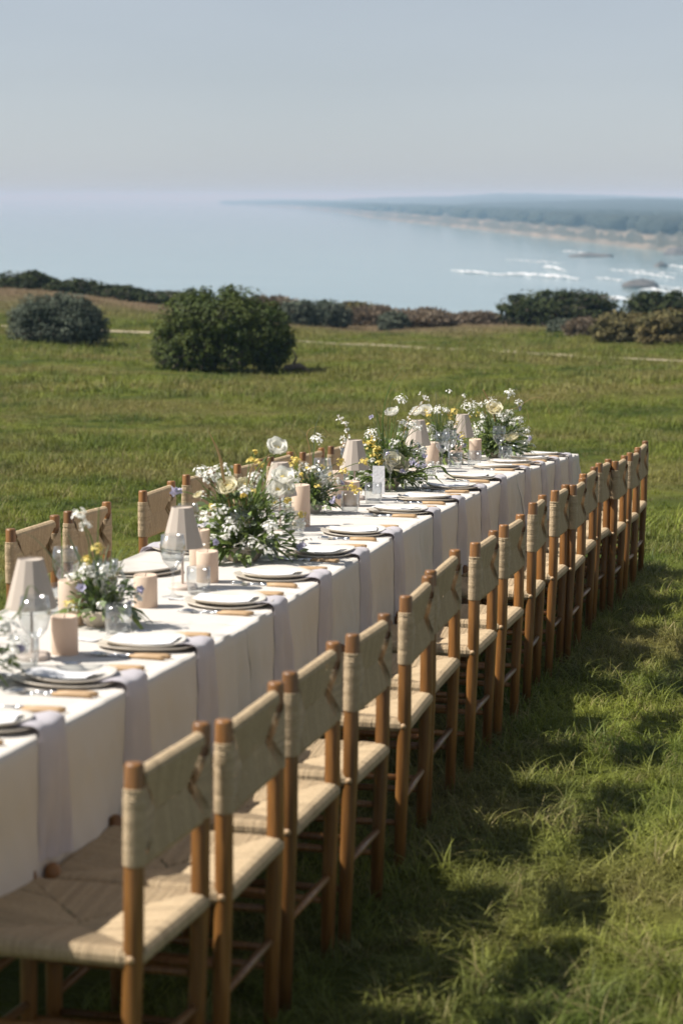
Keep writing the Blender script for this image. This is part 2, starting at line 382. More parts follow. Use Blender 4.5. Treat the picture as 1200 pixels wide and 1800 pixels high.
# breaking waves, rocks in the surf
M['foam'] = mat('sea_foam', (.74, .77, .78), .8, (.58, .63, .65), .35, coord='World', bump=.8, bscale=.6)
def foam_gaps(m):
    n = m.node_tree; L = n.links; g = n.nodes.new('ShaderNodeNewGeometry'); mp1 = n.nodes.new('ShaderNodeMapping'); mp1.inputs['Rotation'].default_value = (0, 0, -PSI - .1); mp1.inputs['Scale'].default_value = (.014, .07, .3); L.new(g.outputs['Position'], mp1.inputs[0])
    nz = n.nodes.new('ShaderNodeTexNoise'); nz.inputs['Scale'].default_value = 1; nz.inputs['Detail'].default_value = 6; nz.inputs['Roughness'].default_value = .65; L.new(mp1.outputs[0], nz.inputs['Vector'])
    at = n.nodes.new('ShaderNodeAttribute'); at.attribute_name = 'tint'; ad = n.nodes.new('ShaderNodeMath'); ad.operation = 'ADD'; L.new(at.outputs['Fac'], ad.inputs[0]); L.new(nz.outputs['Fac'], ad.inputs[1])
    mr = n.nodes.new('ShaderNodeMapRange'); mr.inputs[1].default_value = .64; mr.inputs[2].default_value = 1.18; L.new(ad.outputs[0], mr.inputs[0]); L.new(mr.outputs[0], n.nodes['Principled BSDF'].inputs['Alpha'])
foam_gaps(M['foam'])
M['wave'] = mat('wave_face', (.10, .17, .18), .25, (.16, .23, .235), .1, coord='World')
M['rock'] = mat('sea_rock', (.060, .058, .055), .9, (.12, .11, .10), .3, coord='World', bump=1, bscale=.5)
def sea_pt(px, py):
    D = (CZ - SEA) * F_PX / (py - 345); x, y = to_world((px - 600) / F_PX * D * math.cos(PHI), D); return x, y, D
WAVES = [(782, 474, 900, 484, 9, 'white surf line curling farthest out from the coast cypress'), (880, 480, 1030, 490, 12, 'long white breaker rolling past the coast cypress bush'),
         (955, 468, 1000, 477, 16, 'short tall burst of white surf beyond the long breaker'), (1040, 487, 1105, 493, 7, 'small surf crest beside the largest dark sea rock'),
         (1095, 478, 1200, 489, 10, 'white breaker running behind the dark sea rock'), (1170, 466, 1260, 478, 12, 'white surf breaking near the small sea rock'),
         (985, 440, 1040, 445, 6, 'thin faint surf streak off the far beach'), (1120, 508, 1260, 520, 14, 'broad foamy wash below the dark sea rock'),
         (1060, 472, 1210, 481, 5, 'thin surf line spreading shoreward beyond the dark sea rock'), (880, 455, 1000, 462, 4, 'thin swell line with foam out beyond the breakers'), (1090, 500, 1230, 507, 6, 'long surf line just seaward of the broad wash'),
         (1000, 520, 1150, 531, 14, 'wide pale wash of foam near the bluff foot')]
for (xa, ya, xb, yb, thick, lab) in WAVES:
    mb = MB(); n, m_ = 46, 9; pts = []
    for i in range(n):
        u = i / (n - 1); px = xa + (xb - xa) * u; py = ya + (yb - ya) * u + .8 * n1(u * 9, xa)
        x, y, D = sea_pt(px, py); t = math.sin(PI * u) ** .6
        dep = thick * D / (py - 345) * .55 * t * (.6 + .35 * n1(u * 7, xa * .1))
        for j in range(m_):
            v = j / (m_ - 1); hh = (math.sin(PI * v) ** .7) * t * (.7 + .35 * n1(u * 30 + v * 5, xa)) * min(1.4, thick / 9)
            dx, dy = -SP, CP
            jit = 3.0 * n1(u * 40 + v * 3, ya)
            pts.append((x + dx * (dep * (v - .2) + jit), y + dy * (dep * (v - .2) + jit), SEA + .05 + max(0, hh)))
    mb.grid(pts, n, m_); mb.t = [math.sin(PI * min(1, (j + .0) / (m_ - 1))) ** .8 * min(1, 3 * math.sin(PI * i / (n - 1))) * (.62 + .25 * n1(i * .3, xa)) for i in range(n) for j in range(m_)]; o = mb.build('breaking_wave', M['foam']); tag(o, lab, 'wave', 'waves breaking in the bay')
ROCKS = [(1128, 503, 70, 13, 'flat dark rock awash in the surf, largest in the bay'), (1163, 467, 24, 8, 'small dark rock rising from surf near the far beach'), (1200, 446, 60, 13, 'dark headland rock at the edge of the far beach'), (1040, 449, 90, 5, 'low tan reef lying off the far beach')]
for px, py, wpx, hpx, lab in ROCKS:
    x, y, D = sea_pt(px, py); W = wpx * D / F_PX; H = hpx * D / F_PX; mb = MB(); n, m_ = 22, 8; vs = []
    for i in range(m_):
        k = i / (m_ - 1)
        for j in range(n):
            a = 2 * PI * j / n; rr = (1 - k ** 2.6) ** .5 * (1 + .22 * n1(a * 1.1 + k * 3, px)) if k < 1 else .02
            vs.append((W / 2 * rr * math.cos(a) * rnd(.92, 1.08), W / 3 * rr * math.sin(a) * rnd(.92, 1.08), -1.0 + (H + 1) * k * (1 + .25 * n1(a * 3 + k * 4, px) + rnd(-.07, .07))))
    fs = [(i*n+j, i*n+(j+1) % n, (i+1)*n+(j+1) % n, (i+1)*n+j) for i in range(m_-1) for j in range(n)]
    mb.add(vs, fs); o = mb.build('sea_rock', M['rock'], loc=(x, y, SEA)); o.rotation_euler.z = PSI; tag(o, lab, 'rock', 'rocks in the surf')

# dirt path across the meadow
M['dirt'] = mat('pale_dirt', (.27, .225, .145), .95, (.36, .30, .20), 1.2, coord='World', bump=.5, bscale=12)
pp = []
for px, py in [(-160, 566), (-60, 571), (40, 575), (130, 579), (260, 585), (380, 591), (470, 596), (560, 601), (640, 605), (720, 609), (820, 615), (920, 621), (1020, 627), (1110, 631), (1230, 637), (1360, 644)]:
    p = at_ground(px, py)
    if p is not None: pp.append(p)
mb = MB(); fine = []
for i in range(len(pp) - 1):
    n = max(2, int((pp[i+1] - pp[i]).length / .8))
    for k in range(n): fine.append(pp[i].lerp(pp[i+1], k / n))
pts = []
for i, p in enumerate(fine):
    q = fine[min(i+1, len(fine)-1)] - fine[max(i-1, 0)]; sd = Vector((-q.y, q.x, 0)).normalized()
    hw = .27 + .10 * n1(i * .13)
    for k in (-1, -.5, 0, .5, 1):
        v = p + sd * hw * k + sd * .3 * n1(i * .07, 3); pts.append((v.x, v.y, ground_z(v.x, v.y) + .02 - .012 * abs(k)))
mb.grid(pts, len(fine), 5); path = mb.build('path', M['dirt']); path.data.flip_normals(); tag(path, kind='structure')
PATHPTS = np.array([(p.x, p.y) for p in fine])

# ------------------------------------------------------------------ grass (geometry-node instances of a few tufts)
def tuft(name, nblades, spread, h0, h1, wid, lean, segs=4):
    mb = MB()
    for _ in range(nblades):
        a = rnd(0, 2 * PI); r = spread * math.sqrt(random.random()); h = rnd(h0, h1); az = rnd(0, 2 * PI); ln = rnd(.15, 1) * lean
        p0 = Vector((r * math.cos(a), r * math.sin(a), -.015)); d = Vector((math.cos(az), math.sin(az), 0)); side = Vector((-d.y, d.x, 0))
        tw = rnd(-.6, .6); side = (side * math.cos(tw) + d * math.sin(tw)).normalized()
        path, ws = [], []
        for i in range(segs + 1):
            t = i / segs; bend = ln * t * t
            path.append(p0 + d * (h * (t * .25 + 1.0) * bend) + Vector((0, 0, h * t * (1 - .45 * bend)))); ws.append(wid * (1 - t ** 1.6) * rnd(.85, 1.1) + .0004)
        mb.ribbon(path, ws, side, random.random())
    me = mb.mesh(name, M['grass']); return bpy.data.objects.new(name, me)
def grass(name, tufts, pts, scl, label):
    me = bpy.data.meshes.new(name); me.from_pydata([tuple(p) for p in pts], [], [])
    a = me.attributes.new('scl', 'FLOAT', 'POINT'); a.data.foreach_set('value', scl)
    a = me.attributes.new('rot', 'FLOAT', 'POINT'); a.data.foreach_set('value', [rnd(0, 6.283) for _ in pts])
    a = me.attributes.new('idx', 'INT', 'POINT'); a.data.foreach_set('value', [random.randrange(len(tufts)) for _ in pts])
    me.materials.append(M['grass'])
    o = bpy.data.objects.new(name, me); COL.objects.link(o)
    c = bpy.data.collections.new(name + '_tufts')
    for t in tufts: c.objects.link(t)
    ng = bpy.data.node_groups.new(name, 'GeometryNodeTree')
    ng.interface.new_socket('Geometry', in_out='INPUT', socket_type='NodeSocketGeometry'); ng.interface.new_socket('Geometry', in_out='OUTPUT', socket_type='NodeSocketGeometry')
    gi = ng.nodes.new('NodeGroupInput'); go = ng.nodes.new('NodeGroupOutput'); ip = ng.nodes.new('GeometryNodeInstanceOnPoints'); ci = ng.nodes.new('GeometryNodeCollectionInfo')
    ci.inputs[0].default_value = c; ci.inputs['Separate Children'].default_value = True; ci.inputs['Reset Children'].default_value = True
    ip.inputs['Pick Instance'].default_value = True
    def attr(nm, ty):
        q = ng.nodes.new('GeometryNodeInputNamedAttribute'); q.data_type = ty; q.inputs['Name'].default_value = nm; return q.outputs[0]
    cx = ng.nodes.new('ShaderNodeCombineXYZ'); L = ng.links
    L.new(attr('rot', 'FLOAT'), cx.inputs['Z']); L.new(cx.outputs[0], ip.inputs['Rotation']); L.new(attr('scl', 'FLOAT'), ip.inputs['Scale']); L.new(attr('idx', 'INT'), ip.inputs['Instance Index'])
    L.new(gi.outputs[0], ip.inputs['Points']); L.new(ci.outputs[0], ip.inputs['Instance']); L.new(ip.outputs[0], go.inputs[0])
    md = o.modifiers.new('grass', 'NODES'); md.node_group = ng
    tag(o, label, 'grass', kind='stuff'); return o
def field(D0, D1, dens, margin, power=1.0):
    pts = []; n = int(dens * (D1 - D0) * ((D0 + D1) * .5 * .33 + 2 * margin))
    Ws = lambda D: D * .165 + margin
    for _ in range(n):
        while True:
            D = rnd(D0, D1)
            if random.random() < Ws(D) / Ws(D1): break
        R = rnd(-1, 1) * Ws(D); pts.append(to_world(R, D))
    return pts
def patchy(x, y): return .5 + .5 * (math.sin(x * 1.9 + 2 * math.sin(y * 1.1)) * math.sin(y * 2.3 + 1.5 * math.sin(x * 1.4)))
tn = [tuft('near_tuft', 30, .055, .035, .085, .0040, 1.25, 5) for _ in range(5)] + [tuft('near_tuft', 22, .05, .05, .12, .0044, 1.5, 5) for _ in range(3)] + [tuft('near_tuft', 12, .03, .09, .17, .0045, 1.0, 6)]
pts = field(3.2, 8.0, 380, .9) + field(8.0, 13.5, 270, 1.1); pts = [p for p in pts if not (-.72 < p[0] < -.04 and p[1] > -.2 and p[1] < 9.7)]
grass('lawn_grass', tn, [(x, y, ground_z(x, y)) for x, y in pts], [rnd(.6, 1.1) * (.65 + .6 * patchy(x, y)) for x, y in pts], 'green grass around the long dining table')
tm = [tuft('mid_tuft', 26, .10, .035, .095, .0075, 1.1, 3) for _ in range(5)] + [tuft('mid_tuft', 14, .08, .08, .17, .007, .9, 4) for _ in range(2)]
pts = field(13.5, 34, 85, 1.6)
grass('meadow_grass', tm, [(x, y, ground_z(x, y)) for x, y in pts], [rnd(.5, 1.2) * (.45 + .9 * patchy(x * .5, y * .5)) for x, y in pts], 'green meadow grass behind the long table')
tf = [tuft('far_tuft', 24, .22, .05, .13, .016, 1.0, 3) for _ in range(5)] + [tuft('far_tuft', 12, .16, .10, .22, .014, .7, 3) for _ in range(2)]
pts = field(34, 96, 20, 3.5)
def off_path(x, y): return np.min((PATHPTS[:, 0] - x) ** 2 + (PATHPTS[:, 1] - y) ** 2) > (.85 * max(0, min(1, .1 + 1.6 * n1(x * .16, 1.0)))) ** 2
pts = [p for p in pts if to_view(*p)[1] < edge_D(to_view(*p)[0]) + 1.5 and off_path(*p)]
grass('bluff_grass', tf, [(x, y, ground_z(x, y)) for x, y in pts], [rnd(.5, 1.25) * (.45 + .8 * patchy(x * .3, y * .3)) for x, y in pts], 'drier grass reaching out to the bluff edge')

# ------------------------------------------------------------------ shrubs on the meadow
M['sh_green'] = mat('coyote_leaf', (.040, .062, .011), .6, (.100, .122, .026), 1.6, spec=.2, transl=.25, tintamt=.5, coord='World')
M['sh_grey'] = mat('sage_leaf', (.060, .078, .052), .7, (.120, .138, .098), 1.6, spec=.2, transl=.2, tintamt=.4, coord='World')
M['sh_dark'] = mat('cypress_leaf', (.020, .031, .010), .7, (.048, .060, .018), 1.6, spec=.15, transl=.15, tintamt=.4, coord='World')
M['sh_brown'] = mat('dry_brush', (.15, .115, .08), .8, (.24, .185, .125), 1.6, transl=.2, tintamt=.4, coord='World')
M['sh_rust'] = mat('rust_brush', (.085, .080, .022), .8, (.165, .125, .045), 1.2, transl=.2, tintamt=.45, coord='World')
M['bark'] = mat('bush_bark', (.085, .065, .05), .9, (.15, .12, .095), 10, bump=.6, bscale=20)
def shrub(name, px, base, wpx, hpx, mkey, label, cat='bush', nleaf=3600, leaf=.07, D=None, lobes=9, spiky=0.0, group=None, squash=.8, seed=0):
    random.seed(1000 + seed)
    p = at_ground(px, base) if D is None else None
    if p is None:
        D = D or 91; q = at_depth(px, base, D); p = Vector((q.x, q.y, ground_z(q.x, q.y)))
    _, Dp = to_view(p.x, p.y)
    # the base row fixes where it stands; its width and height follow at that distance
    W = 1.13 * wpx * Dp / F_PX; H = 1.1 * hpx * Dp / F_PX
    x, y = p.x - SP * W * .3 * squash, p.y + CP * W * .3 * squash
    z = ground_z(x, y); root = empty(name, (x, y, z), PSI)
    L = []
    for k in range(lobes):
        a = 2 * PI * k / lobes + rnd(-.4, .4); r = rnd(.30, .72)
        L.append((W / 2 * r * math.cos(a), W / 2 * r * math.sin(a) * squash, H * rnd(.32, .66), W * rnd(.13, .23), H * rnd(.22, .34)))
    L.append((0, 0, H * .5, W * .33, H * .42)); L.append((W * .1, 0, H * .68, W * .22, H * .32)); L.append((-W * .33, 0, H * .45, W * .16, H * .40)); L.append((W * .33, 0, H * .36, W * .17, H * .34)); L.append((-W * .2, 0, H * .62, W * .17, H * .34))
    for k in range(10):
        a = 2 * PI * k / 10 + rnd(-.2, .2); L.append((W * .34 * math.cos(a), W * .34 * squash * math.sin(a), H * rnd(.16, .26), W * rnd(.12, .17), H * rnd(.18, .26)))
    for k in range(34):
        d = Vector((random.gauss(0, 1), random.gauss(0, 1), abs(random.gauss(0, .9)))).normalized(); q = rnd(.9, 1.08)
        L.append((W * .44 * d.x * q, W * .44 * squash * d.y * q, H * (.30 + .62 * d.z * q), W * rnd(.035, .075), H * rnd(.06, .12)))
    mb = MB(); vol = [l[3] ** 1.6 for l in L]; tot = sum(vol)
    for l, vv in zip(L, vol):
        for _ in range(int(nleaf * vv / tot)):
            d = Vector((random.gauss(0, 1), random.gauss(0, 1), random.gauss(0, 1))).normalized(); rr = random.random() ** .28 * (1 + .10 * n1(d.x * 4 + d.y * 3, d.z * 4))
            c = Vector((l[0] + d.x * l[3] * rr, l[1] + d.y * l[3] * rr * .95, l[2] + d.z * l[4] * rr))
            if c.z < .02: c.z = rnd(.02, .15) * H
            sz = leaf * rnd(.6, 1.25); nrm = (d + Vector((rnd(-1, 1), rnd(-1, 1), rnd(-.2, 1.2))) * .8).normalized(); a = nrm.orthogonal().normalized(); b = nrm.cross(a)
            q = rnd(0, 2 * PI); a2 = a * math.cos(q) + b * math.sin(q); b2 = nrm.cross(a2)
            if spiky: a2 = (a2 * (1 - spiky) + d * spiky + Vector((0, 0, spiky * .4))).normalized(); b2 = nrm.cross(a2); b2 = b2.normalized() if b2.length > .01 else b
            t = random.random()
            mb.add([c - a2 * sz, c + b2 * sz * .42 + nrm * sz * .15, c + a2 * sz, c - b2 * sz * .42 + nrm * sz * .15], [(0, 1, 2, 3)], t)
    mb.build('foliage', M[mkey], root, smooth=False)
    for k in range(5):
        a = rnd(0, 2 * PI); st = MB(); e = Vector((W * .3 * math.cos(a), W * .25 * math.sin(a), H * rnd(.45, .7)))
        st.tube([(e.x * .15, e.y * .15, -.1), (e.x * .4, e.y * .35, H * .22), e], [.022 * W, .016 * W, .006 * W], 6); st.build('stem', M['bark'], root)
    # woody inner mass of twigs so no light leaks straight through
    core = MB()
    for l in L:
        for _ in range(26 if l[3] > .1 * W else 3):
            d = Vector((random.gauss(0, 1), random.gauss(0, 1), random.gauss(0, .7))).normalized(); c = Vector((l[0], l[1], l[2]))
            core.tube([Vector((l[0] * .4, l[1] * .4, H * .08)), c.lerp(c + d * l[3] * .5, .6), c + Vector((d.x * l[3], d.y * l[3], d.z * l[4])) * .95], [.007 * W, .004 * W, .001 * W], 4, False)
    core.build('twigs', M['bark'], root)
    tag(root, label, cat, group); return root, W, H
b1, W1, H1 = shrub('coyote_bush', 388, 657, 236, 142, 'sh_green', 'large rounded green bush standing alone on the meadow behind the table', nleaf=34000, leaf=.050, lobes=15, seed=1)
lg = MB()
lg.tube([(W1 * .42, -.5, .10), (W1 * .52, -.55, .16), (W1 * .58, -.6, .05)], [.07, .06, .04], 7); lg.tube([(W1 * .47, -.5, .12), (W1 * .50, -.6, .34), (W1 * .47, -.62, .5)], [.035, .025, .01], 6)
lg.build('dead_branch', M['bark'], b1)
shrub('sage_bush', 97, 606, 164, 84, 'sh_grey', 'grey-green rounded bush standing alone by the dirt path', nleaf=20000, leaf=.05, lobes=12, seed=2)
EDGE = 'shrubs along the bluff edge'
shrub('low_shrub', 38, 499, 107, 35, 'sh_dark', 'dark low shrub at the far end of the bluff hedge', nleaf=2600, leaf=.10, group=EDGE, seed=3, D=89)
shrub('low_shrub', 118, 504, 115, 29, 'sh_dark', 'dark flat shrub next to the gap in the bluff hedge', nleaf=2600, leaf=.10, group=EDGE, seed=4, D=89)
shrub('low_shrub', 205, 510, 105, 29, 'sh_dark', 'dark shrub just past the gap in the bluff hedge', nleaf=2600, leaf=.10, group=EDGE, seed=5, D=89)
shrub('low_shrub', 285, 515, 137, 25, 'sh_dark', 'dark tapering shrub ending the bluff hedge above the large bush', nleaf=2600, leaf=.10, group=EDGE, seed=6, D=89)
shrub('dry_shrub', 470, 566, 130, 42, 'sh_brown', 'bare brown brush between the large bush and the grey-green pair', nleaf=3600, leaf=.09, group=EDGE, seed=7, spiky=.7)
shrub('sage_bush', 522, 574, 70, 46, 'sh_grey', 'grey-green bush, narrower one of a touching pair', nleaf=3600, leaf=.08, group=EDGE, seed=8)
shrub('sage_bush', 570, 577, 92, 48, 'sh_grey', 'grey-green bush, wider one of a touching pair', nleaf=4200, leaf=.08, group=EDGE, seed=9)
shrub('rust_shrub', 625, 552, 130, 36, 'sh_rust', 'rust-topped wide shrub behind the small pale green bush', nleaf=4200, leaf=.10, group=EDGE, seed=10, D=86)
shrub('sage_bush', 692, 582, 56, 32, 'sh_grey', 'small pale grey-green bush alone in front of brown brush', nleaf=2200, leaf=.07, group=EDGE, seed=11)
shrub('dry_shrub', 745, 577, 125, 32, 'sh_brown', 'brown brush beside the small pale bush', nleaf=3600, leaf=.09, group=EDGE, seed=12, spiky=.7)
shrub('dry_shrub', 655, 572, 90, 32, 'sh_brown', 'brown brush between the grey-green pair and small pale bush', nleaf=2800, leaf=.09, group=EDGE, seed=13, spiky=.7)
shrub('dry_shrub', 840, 573, 90, 24, 'sh_brown', 'thin straw-coloured brush at the bluff edge below the surf', nleaf=2000, leaf=.09, group=EDGE, seed=14, spiky=.8)
shrub('cypress_bush', 988, 562, 208, 62, 'sh_dark', 'dark spreading cypress bush in front of the surf', nleaf=9000, leaf=.10, group=EDGE, seed=15, D=82, lobes=12)
shrub('cypress_bush', 1168, 556, 135, 60, 'sh_dark', 'dark cypress bush rising behind the rust-green hedge', nleaf=6000, leaf=.10, group=EDGE, seed=16, D=80, spiky=.3)
shrub('sage_bush', 990, 586, 56, 24, 'sh_grey', 'low grey sage bush in dry grass below the dark cypress', nleaf=1800, leaf=.07, group=EDGE, seed=17)
shrub('dry_shrub', 1035, 592, 80, 30, 'sh_brown', 'low brown brush at the near end of the rust-green hedge', nleaf=2400, leaf=.08, group=EDGE, seed=18, spiky=.6)
shrub('hedge_shrub', 1100, 602, 110, 50, 'sh_rust', 'rust-green hedge shrub beside the low brown brush', nleaf=6000, leaf=.08, group=EDGE, seed=19, lobes=11)
shrub('hedge_shrub', 1185, 607, 120, 58, 'sh_rust', 'taller rust-green hedge shrub under the second cypress', nleaf=6500, leaf=.08, group=EDGE, seed=20, lobes=11)
random.seed(11)

# ------------------------------------------------------------------ dining tables and cloths
TX0, TX1 = -.762, 0.0
TL = 2.44
DZ = [(.031, -.020), (-.020, .0105), (.0105, .0155), (.0155, -.031)]
def table_z(y):
    k = min(3, max(0, int(y // TL))); t = (y - k * TL) / TL
    a = g_row(k * TL) + DZ[k][0]; b = g_row((k + 1) * TL) + DZ[k][1]
    return .76 + a + (b - a) * t
ORD = ['first', 'second', 'third', 'fourth', 'fifth', 'sixth', 'seventh', 'eighth', 'ninth', 'tenth', 'eleventh', 'twelfth', 'thirteenth', 'fourteenth', 'fifteenth', 'sixteenth']
def cloth_out(y, t, k):
    """how far the hanging side of cloth k stands off the table edge at fraction t of its drop"""
    ge = min(y - (k * TL - .01), (k + 1) * TL + .012 - y); endk = max(0, 1 - max(0, ge) / .34) ** 1.3
    fold = (.004 + .016 * t) * (math.sin(y * 7.1) * .6 + math.sin(y * 17.3 + 1.1 * t) * .4 + .35 * max(0, math.sin(y * 11.1)) ** 6)
    fold += .0016 * math.sin(y * 41 + 9 * t) * math.sin(t * 13 + y * 6) + .0012 * math.sin(y * 67 - 14 * t)
    fold += endk * (.006 + .026 * t) * (math.sin(y * 55 + t * 2.0) * .8 + .55) + .0018 * (k % 2)
    return .0072 * min(1, t / .03) ** .5 + fold * min(1, t / .30) ** 1.5 + .004 * t
M['tablewood'] = mat('table_plywood', (.42, .30, .18), .6, (.36, .25, .14), 4, (2, 20, 20))
for k in range(4):
    y0, y1 = k * TL + .02, (k + 1) * TL - .02
    root = empty('dining_table', (0, 0, 0)); tag(root, 'bare rectangular table under the %s white cloth from the sea end' % ORD[3 - k], 'table', 'tables set end to end')
    za, zb = table_z(y0 + .001), table_z(y1 - .001); tt = MB()
    tt.add([(TX0+.02, y0, za-.035), (TX1-.02, y0, za-.035), (TX1-.02, y1, zb-.035), (TX0+.02, y1, zb-.035), (TX0+.02, y0, za-.012), (TX1-.02, y0, za-.012), (TX1-.02, y1, zb-.012), (TX0+.02, y1, zb-.012)],
           [(0,3,2,1),(4,5,6,7),(0,1,5,4),(1,2,6,5),(2,3,7,6),(3,0,4,7)])
    tt.build('table_top', M['tablewood'], root, False)
    for xx in (TX0 + .12, TX1 - .12):
        for yy in (y0 + .2, y1 - .2):
            lgm = MB(); lgm.tube([(xx, yy, ground_z(xx, yy) - .01), (xx, yy, table_z(yy) - .03)], .02, 10); lgm.build('leg', M['tablewood'], root)
    # cloth: over the top and down both long sides, with folds at the ends where it meets the next cloth
    mb = MB(); e0, e1 = k * TL - .01, (k + 1) * TL + .012
    ny = 170; prof = []
    for t in np.linspace(1, 0, 22): prof.append(('L', t))
    for t in np.linspace(0, 1, 15): prof.append(('T', t))
    for t in np.linspace(0, 1, 22): prof.append(('R', t))
    pts = []
    for i in range(ny):
        u = i / (ny - 1); y = e0 + (e1 - e0) * u
        yc = min(max(y, k * TL + .001), (k + 1) * TL - .001); zt = table_z(yc) - .006 + .0012 * (k % 2)
        ge = min(y - e0, e1 - y); endk = max(0, 1 - ge / .34) ** 1.3
        for sd, t in prof:
            if sd == 'T':
                x = TX0 + (TX1 - TX0) * t; z = zt + .0012 * math.sin(x * 31 + y * 9) * math.sin(y * 23 + k)
                if t < .001 or t > .999: z -= .003
                pts.append((x, y, z)); continue
            s_ = 1 if sd == 'R' else -1; xe = TX1 if s_ > 0 else TX0
            drop = .365 - .006 * math.sin(y * 5 + k)
            zz = zt - .003 - drop * t if t > 0 else zt - .002
            pts.append((xe + s_ * cloth_out(y, t, k), y, zz))
    mb.grid(pts, ny, len(prof))
    for (ee, sg) in ((e0, -1), (e1, 1)):
        if (k == 0 and sg < 0) or (k == 3 and sg > 0):
            q = []; nx, nz = 40, 14
            for i in range(nx):
                x = TX0 - .006 + (TX1 - TX0 + .012) * i / (nx - 1)
                for j in range(nz):
                    t = j / (nz - 1); zt = table_z(min(max(ee, 0), 4 * TL - .001)) - .006; q.append((x, ee + sg * (.006 * min(1, t * 20) + .015 * t * (1 + math.sin(x * 22 + t))), zt - .36 * t))
            mb.grid(q, nx, nz)
    o = mb.build('tablecloth', M['linen']); so = o.modifiers.new('thickness', 'SOLIDIFY'); so.thickness = .0015; so.offset = -1
    tag(o, 'ivory linen cloth on the %s table from the sea end' % ORD[3 - k], 'tablecloth', 'cloths on the long table')

# ------------------------------------------------------------------ woven chair
CH, CW, CDP = .82, .40, .385           # post height, post spacing, depth
def strand(mb, path, side, wd, h, tint):
    """one cord: ridged strip along path; path = [(point, outward normal)]"""
    vs = []
    for p, nr in path: vs += [p - side * wd * .5, p + nr * h, p + side * wd * .5]
    fs = []
    for i in range(len(path) - 1):
        a = 3 * i; fs += [(a, a+1, a+4, a+3), (a+1, a+2, a+5, a+4)]
    mb.add(vs, fs, tint)
def woven(mb, a, b, ra, rb, lim, inset, pitch, both, sag=0.0):
    """rush-style weave in the XY plane: rails at x=+-a run along y (radius ra); rails at y=+-b run along x (radius rb).
    strands over rail x=+-a travel along x; strands over rail y=+-b travel along y."""
    for ax, (A, Bh, r) in enumerate(((a, b, ra), (b, a, rb))):
        for sgn in (-1, 1):
            Bh0 = Bh; Bh = Bh * lim if ax == 0 else Bh - inset; n = int(2 * (Bh) / pitch)
            for i in range(n):
                v = -Bh + (i + .5) * 2 * Bh / n + rnd(-.0007, .0007)
                run = min(A, max(.012, (Bh - abs(v)) * (1.25 if lim < 1 and ax == 0 else 1)))
                run *= rnd(.96, 1.03)
                def P(d, off, top):        # d = distance inward from the rail axis
                    zz = off * top - sag * min(1, d / A) ** 1.5
                    return Vector((sgn * (A - d), v, zz)) if ax == 0 else Vector((v, sgn * (A - d), zz))
                out = Vector((sgn, 0, 0)) if ax == 0 else Vector((0, sgn, 0)); side = Vector((0, 1, 0)) if ax == 0 else Vector((1, 0, 0))
                up = Vector((0, 0, 1)); path = []
                jit = rnd(-.0006, .0012)
                for d in (run, run * .66, run * .33, .0):
                    k = d / max(A, .001); path.append((P(d, r * (1 - .72 * min(1, k * 1.05)) + jit, 1), up))
                for q in (35, 70, 105, 145): 
                    an = math.radians(q); c = P(0, 0, 1); path.append((c + (up * math.cos(an) + out * math.sin(an)) * (r + jit), up * math.cos(an) + out * math.sin(an)))
                path.append((P(0, r, -1), -up))
                if both:
                    for d in (run * .33, run * .66, run):
                        k = d / max(A, .001); path.append((P(d, r * (1 - .72 * min(1, k * 1.05)) + jit, -1), -up))
                else: path.append((P(run * .5, r * .8, -1), -up))
                strand(mb, path, side, pitch * 1.12, .0016, random.random())
            Bh = Bh0
